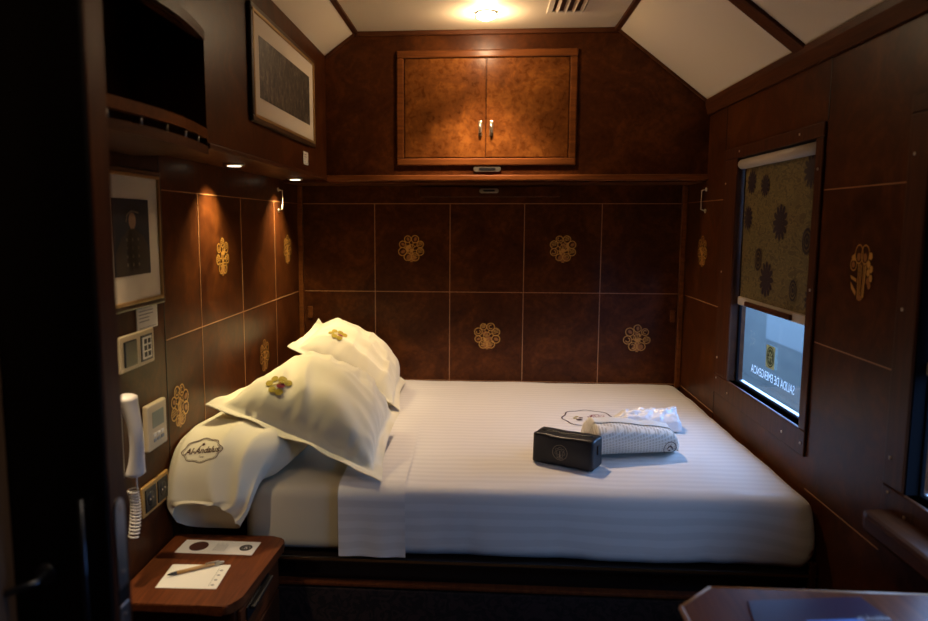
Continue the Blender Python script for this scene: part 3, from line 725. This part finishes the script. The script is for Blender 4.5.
P += stroke([(-.012, -.018), (0, -.022), (.012, -.018)], .0015)
project(mb, P, bvh_of(body), bagf(V((ln * .47, 0, BH * .46))), ux, (0, 0, 1), wy, .0010, .02); obj('stamped_emblem', mb, 'leather_mark', body)

# rolled waffle robe: a long wedge with a band along its top
r0 = V((.372, 2.60, 0)); r1 = V((.715, 2.66, 0)); rx = (r1 - r0).normalized(); ry = V((-rx.y, rx.x, 0)); RL = (r1 - r0).length
def robe(u_, v_):
    a = u_ * 2 * PI; x = v_
    hgt = .122 * (1 - .38 * max(0, x - .25) ** 1.2) * (min(1, (1.0001 - x) / .12) ** .5) * (min(1, (x + .0001) / .06) ** .5)
    dep = .105 * (1 - .25 * x) * (min(1, (1.0001 - x) / .1) ** .5) * (min(1, (x + .0001) / .06) ** .5)
    ca, sa = math.cos(a), math.sin(a); py = math.copysign(abs(ca) ** .85, ca) * dep
    pz = hgt * .5 + math.copysign(abs(sa) ** .8, sa) * hgt * .5
    pz += .005 * noise.noise(V((x * 6, u_ * 6, 2))) * (1 if sa > 0 else 0)
    return V((*(r0 + rx * x * RL + ry * (py - .02 * sa)).xy, BZ + .001 + max(0, pz)))
rb = thing('waffle_robe', 'folded white waffle bathrobe behind the black bag, small round logo at its right end', 'bathrobe', (*((r0 + r1) / 2).xy, BZ))
mb = MB(); mb.grid(robe, 48, 60, closed_u=True); ro = obj('body', mb, 'waffle', rb)
bd = MB()
def band(u_, v_):
    x = -.06 + 1.06 * v_; base = robe(.165 + .10 * u_, min(max(x, 0.02), .985)); nr = V((0, -.4, .9)).normalized()
    h = .010 * math.sin(PI * u_) + .004
    if v_ < .12: h += 0
    return base + nr * h
bd.grid(band, 12, 60); obj('folded_band', bd, 'paper', rb)
mb = MB(); P = ring(0, 0, .024, .0022, n=28) + stroke([(-.012, -.004), (0, .010), (.012, -.006)], .003) + stroke([(-.008, .006), (.010, .002)], .002) + circ(0, -.010, .004)
project(mb, P, bvh_of(ro), robe(.60 + .0, .84) + V((0, -.02, .02)), rx, (0, .3, 1), (0, 1, -.15), .002, .01); obj('embroidered_logo', mb, 'brown_thread', ro)
# crumpled clear-white wrapping behind it
def wrapf(u_, v_):
    x, a = u_, v_ * PI
    h = .050 + .022 * u_ ; w_ = .075
    p = V((.52 + .28 * x, 3.0 - .02 * x + w_ * -math.cos(a) * (1 - .3 * (1 - x)), BZ + h * math.sin(a) ** .6 * (min(1, x / .25) ** .8) * (min(1, (1.001 - x) / .06) ** .5)))
    k = noise.noise(V((x * 7, a * 2.4, 1))) * .014 + (1 - abs(noise.noise(V((x * 16, a * 5, 6)))) * 2) * .008
    s_ = math.sin(a); return p + V((k * .5, -k * .6, k)) * (.15 + s_) + V((0, 0, .001))
mb = MB(); mb.grid(wrapf, 50, 30)
for v in mb.bm.verts: v.co.z = max(v.co.z, BZ + .0006)
wp = obj('wrapping_bag', mb, 'tissue', None, (.68, 3.0, BZ)); tag(wp, 'crumpled shiny white wrapping bag lying behind the folded bathrobe', 'bag')
# embroidered oval on the sheet
mb = MB(); P = logo_oval(.112, .062 * 2.2, 0, .0060)
P += circ(-.045, -.02, .014, mi=0) + circ(-.06, .005, .010, mi=1) + circ(-.035, .01, .010, mi=0) + circ(-.05, .03, .008, mi=1)
for k in range(5): P += ring(.010 + .012 * k, .03 + .02 * math.sin(k * 2), .014, .003, mi=2)
P += stroke([(.0, .0), (.02, .06), (.05, .07)], .005, 2) + stroke([(-.01, -.05), (.05, -.03)], .004, 2)
sb = bvh_of(so)
project(mb, P, sb, (.462, 3.10, ZT + .1), (1, 0, 0), (0, 1, 0), (0, 0, -1), .0012, .02)
e = obj('embroidered_oval', mb, ['brown_thread', 'green_thread', 'magenta_thread'], so, (.462, 3.10, ZT)); e['label'] = 'scalloped oval logo embroidered on the sheet'

# ---------------------------------------------------------------- nightstand
NZ = Z(-1.0)
ns = thing('nightstand', 'reddish wooden nightstand against the left wall in front of the bed', 'nightstand', (-.81, 1.97, 0))
def rounded(pts, rad):
    out = []; n_ = len(pts)
    for i, p in enumerate(pts):
        a, b_, c_ = V(pts[i - 1]), V(p), V(pts[(i + 1) % n_]); r_ = rad[i]
        if r_ <= 0: out.append(p); continue
        d0 = (a - b_).normalized() * r_; d1 = (c_ - b_).normalized() * r_
        for k in range(6): t_ = k / 5; q = (b_ + d0) * (1 - t_) ** 2 + b_ * 2 * t_ * (1 - t_) + (b_ + d1) * t_ ** 2; out.append((q.x, q.y))
    return out
b = MB(); b.prism(rounded([(L + .004, 1.752), (-.665, 1.752), (-.637, 1.80), (-.614, 2.185), (L + .004, 2.185)], [0, .012, .02, .05, 0]), NZ - .028, NZ, bev=.006); obj('top', b, 'top_wood', ns)
b = MB(); b.box((L + .004, 1.775, .02), (-.650, 2.165, NZ - .028), .004); obj('body', b, 'wood_z', ns)
b = MB(); b.box((-.650, 1.79, NZ - .15), (-.638, 2.15, NZ - .034), .004); dw = obj('drawer', b, 'top_wood', ns)
b = MB(); b.box((-.638, 1.83, NZ - .085), (-.632, 2.03, NZ - .045), .003); b.box((-.632, 1.84, NZ - .055), (-.615, 2.02, NZ - .045), .004); obj('handle', b, 'black', dw)
b = MB(); b.box((-.650, 1.79, .06), (-.638, 2.15, NZ - .158), .004); cd = obj('door', b, 'wood_z', ns)
# card and note
def quadmap(P4):
    A, B, C_, D_ = [V((*p, NZ + .0012)) for p in P4]
    return lambda x, y: A * (1 - x) * (1 - y) + B * x * (1 - y) + C_ * x * y + D_ * (1 - x) * y
def sheet_obj(name, P4, polys, mats, label, cat, z, th=.0010, lift=.0004):
    A = [V((*p, z)) for p in P4]
    mb = MB(); t_ = bmesh.new(); lo = [t_.verts.new(p) for p in A]; hi = [t_.verts.new(p + V((0, 0, th))) for p in A]
    t_.faces.new(lo[::-1]); t_.faces.new(hi)
    for i in range(4): t_.faces.new((lo[i], lo[(i + 1) % 4], hi[(i + 1) % 4], hi[i]))
    mb.add(t_)
    q = [V((p[0], p[1], z + th + lift)) for p in P4]
    mb.dec([(p, mi + 1) for p, mi in polys], lambda x, y: q[0] * (1 - x) * (1 - y) + q[1] * x * (1 - y) + q[2] * x * y + q[3] * (1 - x) * y)
    o = obj(name, mb, mats, None, A[0]); tag(o, label, cat); return o
P = circ(.24, .52, .5, 24, .24, .72) + circ(.86, .52, .3, 20, .27, .8)
P = [(p, 0 if i == 0 else 1) for i, (p, _) in enumerate(P)]
for k in range(6): P += [(rect(.46 + .028 * k, .22, .468 + .028 * k, .80 - .1 * (k % 2))[0][0], 2)]
P += [(p, 3) for p, _ in ring(.86, .52, .2, .03, sx=.27, sy=.8)] + [(p, 3) for p, _ in stroke([(.84, .42), (.86, .6), (.88, .42)], .012)]
sheet_obj('printed_card', [(-.930, 2.045), (-.690, 2.045), (-.688, 2.135), (-.928, 2.135)], P, ['paper', 'brown_ink', 'ink', 'grey_ink', 'paper'], 'long white card with a large brown disc at the back of the nightstand', 'card', NZ + .0003)
P = []
for k in range(4): P += [(p, 0) for p, _ in circ(.90, .15 + .2 * k, .03, 8, 1, 1.2)]
P += [(rect(.84, .1, .848, .85)[0][0], 0)]
sheet_obj('note_paper', [(-.892, 1.832), (-.722, 1.838), (-.730, 1.978), (-.902, 1.970)], P, ['paper', 'grey_ink'], 'small sheet of white note paper under the pen on the nightstand', 'paper', NZ + .0003)
pen = thing('pen', 'bamboo ballpoint pen with a metal tip lying on the note paper', 'pen', (-.82, 1.935, NZ + .002))
pa, pb_ = V((-.884, 1.893, NZ + .0075)), V((-.752, 1.985, NZ + .0075)); dd = (pb_ - pa)
b = MB(); b.tube([pa + dd * .16, pa + dd * .82], .0052, 12); obj('barrel', b, 'bamboo', pen)
b = MB(); b.tube([pa, pa + dd * .07, pa + dd * .16], [.0014, .0042, .0052], 12); obj('grip', b, 'black', pen)
b = MB(); b.tube([pa + dd * .82, pa + dd * .96, pa + dd * 1.0], [.0052, .0048, .0028], 12); b.box(pa + dd * .80 + V((-.001, -.001, .005)), pa + dd * .80 + V((.002, .002, .0075))); obj('push_button', b, 'metal', pen)
b = MB(); b.tube([pa + dd * .66 + V((0, 0, .0075)), pa + dd * .9 + V((0, 0, .0075)), pa + dd * .93 + V((0, 0, .003))], .0015, 6); obj('clip', b, 'metal', pen)

# ---------------------------------------------------------------- desk bottom right
TZ = Z(-.75)
dk = thing('desk', 'reddish wooden desk top with a clipped corner, bottom right by the wall', 'desk', (.7, 1.0, 0))
poly = [(R - .002, .35), (R - .002, 1.468), (.478, 1.466), (.40, 1.385), (.40, .35)]
b = MB(); b.prism(poly, TZ - .03, TZ, bev=.003); obj('top', b, 'top_wood', dk)
b = MB(); ed = [(.998, 1.471), (.4765, 1.4695), (.3965, 1.386), (.3965, .35)]
for (x0_, y0_), (x1_, y1_) in zip(ed, ed[1:]): b.tube([(x0_, y0_, TZ - .006), (x1_, y1_, TZ - .006)], .0062, 8)
obj('edge_bead', b, 'inlay', dk)
b = MB(); b.box((.62, .45, 0), (R - .004, 1.38, TZ - .03), .004); obj('pedestal', b, 'wood_z', dk)
P = [(p, 0) for p, _ in rect(.38, .0, .80, .62)]
P += [(rect(.45, .2, .55, .58)[0][0], 1), (rect(.56, .1, .70, .55)[0][0], 2), (rect(.40, .1, .45, .4)[0][0], 3)] + [(p, 3) for p, _ in circ(.70, .5, .05)]
P += [(p, 2) for p, _ in text('Al-Ándalus', .10, .88, .62, sx=.55, shear=.3)]
sheet_obj('brochure', [(.49, 1.20), (.80, 1.235), (.763, 1.443), (.532, 1.41)], P, ['brochure', 'bro_a', 'bro_a', 'bro_b', 'bro_c'], 'dark aubergine brochure with a colour picture lying on the desk', 'brochure', TZ + .0004, .003)

# ---------------------------------------------------------------- pictures on the left
def picture(name, x, ya, yb, za, zb, fw_, mountw, mats, label, art, capmat):
    t = thing(name, label, 'picture', (x, (ya + yb) / 2, za))
    f_ = MB(); d = .015
    for p, q in (((ya, za), (yb, za + fw_)), ((ya, zb - fw_), (yb, zb)), ((ya, za + fw_), (ya + fw_, zb - fw_)), ((yb - fw_, za + fw_), (yb, zb - fw_))): f_.box((x, *p), (x + d, *q), .005, 0)
    i2 = fw_ * .72
    for p, q in (((ya + i2, za + i2), (yb - i2, za + fw_ + .004)), ((ya + i2, zb - fw_ - .004), (yb - i2, zb - i2)), ((ya + i2, za + fw_), (ya + fw_ + .004, zb - fw_)), ((yb - fw_ - .004, za + fw_), (yb - i2, zb - fw_))): f_.box((x + .006, *p), (x + d + .002, *q), .002, 1)
    obj('frame', f_, mats, t)
    m_ = MB(); m_.box((x, ya + fw_ * .5, za + fw_ * .5), (x + .010, yb - fw_ * .5, zb - fw_ * .5)); obj('mount', m_, 'mount', t)
    a_, b_, c_, e_ = ya + fw_ + mountw[0], yb - fw_ - mountw[1], za + fw_ + mountw[2], zb - fw_ - mountw[3]
    art(t, x + .0105, a_, b_, c_, e_); return t
def art_photo(t, x, a, b_, c_, e_): m_ = MB(); m_.box((x - .001, a, c_), (x + .0006, b_, e_)); obj('print', m_, 'photo', t)
def art_portrait(t, x, a, b_, c_, e_):
    m_ = MB(); m_.box((x - .001, a, c_), (x + .0006, b_, e_)); W_, H_ = b_ - a, e_ - c_
    P = [([(.04, 0), (.96, 0), (.99, .30), (.84, .50), (.60, .60), (.42, .60), (.2, .5), (.02, .28)], 1)]
    P += [([(.34, .10), (.66, .10), (.64, .55), (.56, .62), (.44, .62), (.38, .55)], 4)]
    P += [(p, 2) for p, _ in circ(.51, .715, .5, 20, .20, .22)]
    P += [([(.28, .74), (.30, .86), (.44, .93), (.64, .94), (.74, .87), (.70, .81), (.52, .83), (.38, .78), (.36, .70)], 5)]
    P += [(p, 3) for p, _ in stroke([(.34, .70), (.37, .79), (.50, .845), (.70, .82)], .022)]
    for r_ in range(4):
        for c__ in range(3): P += [(p, 3) for p, _ in circ(.34 + .16 * c__, .14 + .11 * r_, .5, 8, .05, .05)]
    m_.dec([(p, mi) for p, mi in P], lambda u_, v_: V((x + .0009 + .0001 * v_, a + u_ * W_, c_ + v_ * H_)))
    obj('print', m_, ['paint_dark', 'paint_robe', 'paint_skin', 'paint_light', 'paint_chest', 'paint_hat'], t)
picture('framed_photograph', BX, 2.355, 3.235, Z(.325), Z(.70), .022, (.07, .07, .065, .065), ['frame_dark', 'frame_gold'], 'wide framed sepia group photograph high on the left locker', art_photo, 0)
picture('framed_portrait', L, 1.79, 2.155, Z(-.245), Z(.15), .022, (.05, .065, .075, .065), ['frame_dark', 'frame_gold'], 'small gilt framed half length portrait on the left wall', art_portrait, 0)
def label_card(x, ya, yb, za, zb, label):
    m_ = MB(); m_.box((x, ya, za), (x + .003, yb, zb), .0006)
    P = []
    for k in range(4): zz = zb - .012 - .010 * k; P += rect(ya + .012, zz - .0016, yb - (.03 if k < 2 else .055), zz + .0016, 1)
    P += rect(ya + .012, za + .005, yb - .01, za + .0068, 1)
    m_.dec(P, lambda u_, v_: V((x + .0034, u_, v_))); tag(obj('caption_card', m_, ['paper', 'grey_ink'], None, (x, ya, za)), label, 'label')
label_card(L, 1.985, 2.116, Z(-.312), Z(-.245), 'white caption card on the wall directly below the gilt portrait')
label_card(BX, 3.055, 3.135, Z(.242), Z(.296), 'tiny white caption card below the wide sepia photograph')

# switch plate
def plate(name, ya, yb, za, zb, m_, label, cat, th=.010):
    t = thing(name, label, cat, (L, (ya + yb) / 2, za)); b_ = MB()
    b_.box((L, ya, za), (L + th, yb, zb), .006, seg=3); obj('plate', b_, m_, t); return t
t = plate('light_switch', 1.865, 2.072, Z(-.412), Z(-.31), 'cream_plastic', 'cream two gang switch plate below the caption card on the left wall', 'switch')
b = MB(); b.box((L + .010, 1.885, Z(-.398)), (L + .016, 1.955, Z(-.326)), .003); obj('rocker', b, 'black', t)
b = MB(); b.box((L + .010, 1.985, Z(-.400)), (L + .0125, 2.055, Z(-.324)), .002); b.box((L + .0125, 1.992, Z(-.394)), (L + .0132, 2.048, Z(-.330)), mi=1)
for k in range(2):
    for j in range(3): b.dec(rect(2.0 + .024 * k, Z(-.388) + .019 * j, 2.018 + .024 * k, Z(-.374) + .019 * j, 2), lambda u_, v_: V((L + .0136, u_, v_)))
obj('pictogram_insert', b, ['black', 'paper', 'ink'], t)
# thermostat
t = plate('thermostat', 1.992, 2.118, Z(-.672), Z(-.533), 'cream_plastic', 'cream thermostat with a small grey display, above the socket plate', 'thermostat', .018)
b = MB(); b.box((L + .018, 2.02, Z(-.606)), (L + .0190, 2.095, Z(-.558)), .0004); obj('display', b, 'lcd', t)
for j in range(2):
    for k in range(3): b = MB(); b.box((L + .018, 2.022 + .025 * k, Z(-.632) - .016 * j), (L + .0205, 2.040 + .025 * k, Z(-.622) - .016 * j), .001); obj('button', b, 'white_plastic' if j == 0 else 'grey_ink', t)
# socket plate
t = plate('power_socket', 1.955, 2.128, Z(-.858), Z(-.765), 'orange_plate', 'gilt double socket plate low on the left wall above the nightstand', 'socket')
for a_, b__ in ((1.968, 2.035), (2.048, 2.115)):
    b = MB(); b.box((L + .010, a_, Z(-.846)), (L + .0135, b__, Z(-.777)), .002); cy_ = (a_ + b__) / 2
    b.disc((L + .0135, cy_, Z(-.811)), (1, 0, 0), .022, .0014, 20, r2=.020); b.disc((L + .0145, cy_ - .009, Z(-.811)), (1, 0, 0), .003, .0012, 8, 1); b.disc((L + .0145, cy_ + .009, Z(-.811)), (1, 0, 0), .003, .0012, 8, 1)
    obj('outlet', b, ['black', 'screw'], t)
# telephone
t = thing('telephone', 'white wall telephone with a coiled cord, partly behind the black door', 'telephone', (L, 1.79, Z(-.72)))
b = MB(); b.box((L, 1.75, Z(-.69)), (L + .028, 1.835, Z(-.49)), .008); obj('cradle', b, 'white_plastic', t)
def hs(u_, v_):
    a = u_ * 2 * PI; k = v_; wv = .034 - .008 * math.sin(PI * k); th = .016 + .012 * (abs(2 * k - 1) ** 3)
    e = min(1, k / .05, (1 - k) / .05) ** .5 if 0 < k < 1 else 0
    z = Z(-.447) - .240 * k; xo = L + .055 + .016 * math.sin(PI * k) - .004
    return V((xo + th * math.sin(a) * e, 1.806 + .030 * k + wv * math.cos(a) * e, z))
b = MB(); b.grid(hs, 24, 40, closed_u=True); obj('handset', b, 'white_plastic', t)
b = MB(); pts = []
for k in range(300):
    s_ = k / 299; a = s_ * 2 * PI * 15; yy = 1.822 - .01 * s_ + .014 * math.sin(s_ * 3); pts.append((L + .05 + .013 * math.cos(a), yy + .013 * math.sin(a), Z(-.715) - .13 * s_))
b.tube([(L + .055, 1.838, Z(-.68)), (L + .054, 1.836, Z(-.705))] + pts, .0023, 6); obj('coiled_cord', b, 'white_plastic', t)

# wall hooks and little tabs
def hook(x, y, sx_, label):
    t_ = thing('reading_hook', label, 'hook', (x, y, Z(.05)), 'slim hook rods beside the back corners'); b_ = MB()
    b_.tube([(x, y, Z(.155)), (x + sx_ * .022, y, Z(.150)), (x + sx_ * .022, y, Z(.062)), (x, y, Z(.055))], .0035, 8); obj('rod', b_, 'antique', t_)
    for z_ in (.155, .055): b_ = MB(); b_.disc((x, y, Z(z_)), (sx_, 0, 0), .010, .004, 16); obj('rosette', b_, 'antique', t_)
hook(L, 3.46, 1, 'slim metal rod hook high on the left wall near the back corner')
hook(R, 3.52, -1, 'slim metal rod hook on the right wall near the back corner')
for x, lab in ((-.930, 'small wooden finger tab at the left end of the back wall'), (.984, 'small wooden finger tab at the right end of the back wall')):
    b = MB(); b.box((x - .013, D - .010, Z(-.515)), (x + .013, D, Z(-.45)), .005); tag(obj('finger_tab', b, 'orange_wood', None, (x, D, Z(-.48))), lab, 'tab', 'finger tabs on the back wall')

# ---------------------------------------------------------------- near door at left
dr = struct(obj('door_1', MB().box((-.985, 1.07, .01), (-.594, 1.133, Z(.9)), .004), 'black_wood', None, (-.8, 1.1, 0)))
b = MB(); b.box((-.5938, 1.074, .01), (-.5915, 1.129, Z(.7)), .001); obj('edge_strip', b, 'wood_z', dr)
b = MB()
b.prism([(1.088 + .013 + .015 * math.cos(a), Z(-.47) + .022 * math.sin(a)) for a in [PI * k / 10 for k in range(11)]] + [(1.086, Z(-.60)), (1.116, Z(-.60))], -.5915, -.589, lambda y, z, x: V((x, y, z)))
b.box((-.5915, 1.086, Z(-.80)), (-.589, 1.116, Z(-.63)), .001)
for z_ in (-.465, -.575, -.65, -.7): b.disc((-.589, 1.101, Z(z_)), (1, 0, 0), .0045, .001, 12, 1)
obj('lock_plate', b, ['metal', 'screw'], dr)
b = MB(); b.box((-.5918, 1.086, Z(-.628)), (-.5905, 1.116, Z(-.602))); obj('latch_hole', b, 'black', dr)
b = MB(); b.tube([(-.630, 1.058, Z(-.435)), (-.630, 1.058, Z(-.72))], .0045, 10); b.tube([(-.630, 1.07, Z(-.45)), (-.630, 1.058, Z(-.45))], .004, 8); b.tube([(-.630, 1.07, Z(-.70)), (-.630, 1.058, Z(-.70))], .004, 8); obj('pull_bar', b, 'dull_steel', dr)
b = MB(); b.disc((-.700, 1.07, Z(-.565)), (0, -1, 0), .017, .006, 20); b.tube([(-.70, 1.064, Z(-.565)), (-.70, 1.035, Z(-.565)), (-.712, 1.028, Z(-.568)), (-.745, 1.022, Z(-.580))], .006, 10); obj('lever_handle', b, 'dull_steel', dr)
b = MB(); b.box((-.985, .98, 0), (-.752, 1.068, Z(.7)), .006); b.box((-.985, .98, 0), (-.74, 1.03, Z(.7)), .004)
for k in range(3): b.tube([(-.755 - .022 * k, .978, .0), (-.755 - .022 * k, .978, Z(.68))], .008, 10)
trim(b, 'lit_wood')

# ---------------------------------------------------------------- light
def light(kind, name, loc, energy, col, size=None, rot=None, **k):
    l = bpy.data.lights.new(name, kind); l.energy = energy; l.color = col
    for a, v in k.items(): setattr(l, a, v)
    o = bpy.data.objects.new(name, l); o.location = loc
    if rot: o.rotation_euler = rot
    COL.objects.link(o); return o
light('POINT', 'ceiling_lamp_light', (0, 3.235, CEIL - .055), 5.5, (1, .70, .40), shadow_soft_size=.03)
light('SPOT', 'ceiling_lamp_beam', (0, 3.235, CEIL - .045), 76, (1, .72, .46), rot=(0, 0, 0), spot_size=math.radians(97), spot_blend=.9, shadow_soft_size=.03)
light('SPOT', 'second_ceiling_lamp_beam', (0, .95, CEIL - .045), 9, (1, .74, .48), rot=(0, 0, 0), spot_size=math.radians(150), spot_blend=.8, shadow_soft_size=.03)
for x, y in ((-.885, 2.56), (-.885, 3.40), (-.915, 1.60)):
    light('SPOT', 'reading_spot_light', (x, y, Z(.192) if y > 2 else Z(.168)), 40 if y > 2 else 30, (1, .80, .42) if y > 2 else (1, .76, .48), rot=(math.radians(0), math.radians(9), 0), spot_size=math.radians(104), spot_blend=1, shadow_soft_size=.02)
for i, (a, b_) in enumerate((W1, W2)):
    o = light('AREA', 'window_portal', (R + .075, (a + b_) / 2, (WZ[0] + WZ[1]) / 2), 1, (1, 1, 1), rot=(0, math.radians(90), 0)); o.data.shape = 'RECTANGLE'; o.data.size = WZ[1] - WZ[0]; o.data.size_y = b_ - a; o.data.cycles.is_portal = True
wd = bpy.data.worlds.new('sky'); S.world = wd; wd.use_nodes = True
bg = wd.node_tree.nodes['Background']; bg.inputs[0].default_value = (.31, .54, 1, 1); bg.inputs[1].default_value = 9.0

# ---------------------------------------------------------------- camera
cam = bpy.data.cameras.new('camera'); co = bpy.data.objects.new('camera', cam); COL.objects.link(co)
cam.sensor_width = 36; cam.lens = 726.7 / 928 * 36; cam.shift_x = (464 - 430.4) / 928; cam.clip_start = .02
p, y, r = [math.radians(a) for a in (-6.918, 4.181, -.098)]
Rm = Matrix.Rotation(y, 3, 'Z') @ Matrix.Rotation(p, 3, 'X') @ Matrix.Rotation(r, 3, 'Y')
Bm = Matrix.Rotation(math.radians(90), 3, 'X')
co.matrix_world = Matrix.Translation((0, 0, CZ)) @ (Rm @ Bm).to_4x4()
cam.dof.use_dof = True; cam.dof.focus_distance = 2.9; cam.dof.aperture_fstop = 2.2
S.camera = co
S.view_settings.view_transform = 'Standard'; S.view_settings.look = 'None'; S.view_settings.gamma = 1; S.view_settings.use_curve_mapping = False
S.view_settings.exposure = .12
S.cycles.use_denoising = True; S.cycles.max_bounces = 10; S.cycles.transparent_max_bounces = 12; S.cycles.sample_clamp_indirect = 6
S.cycles.caustics_reflective = False; S.cycles.caustics_refractive = False
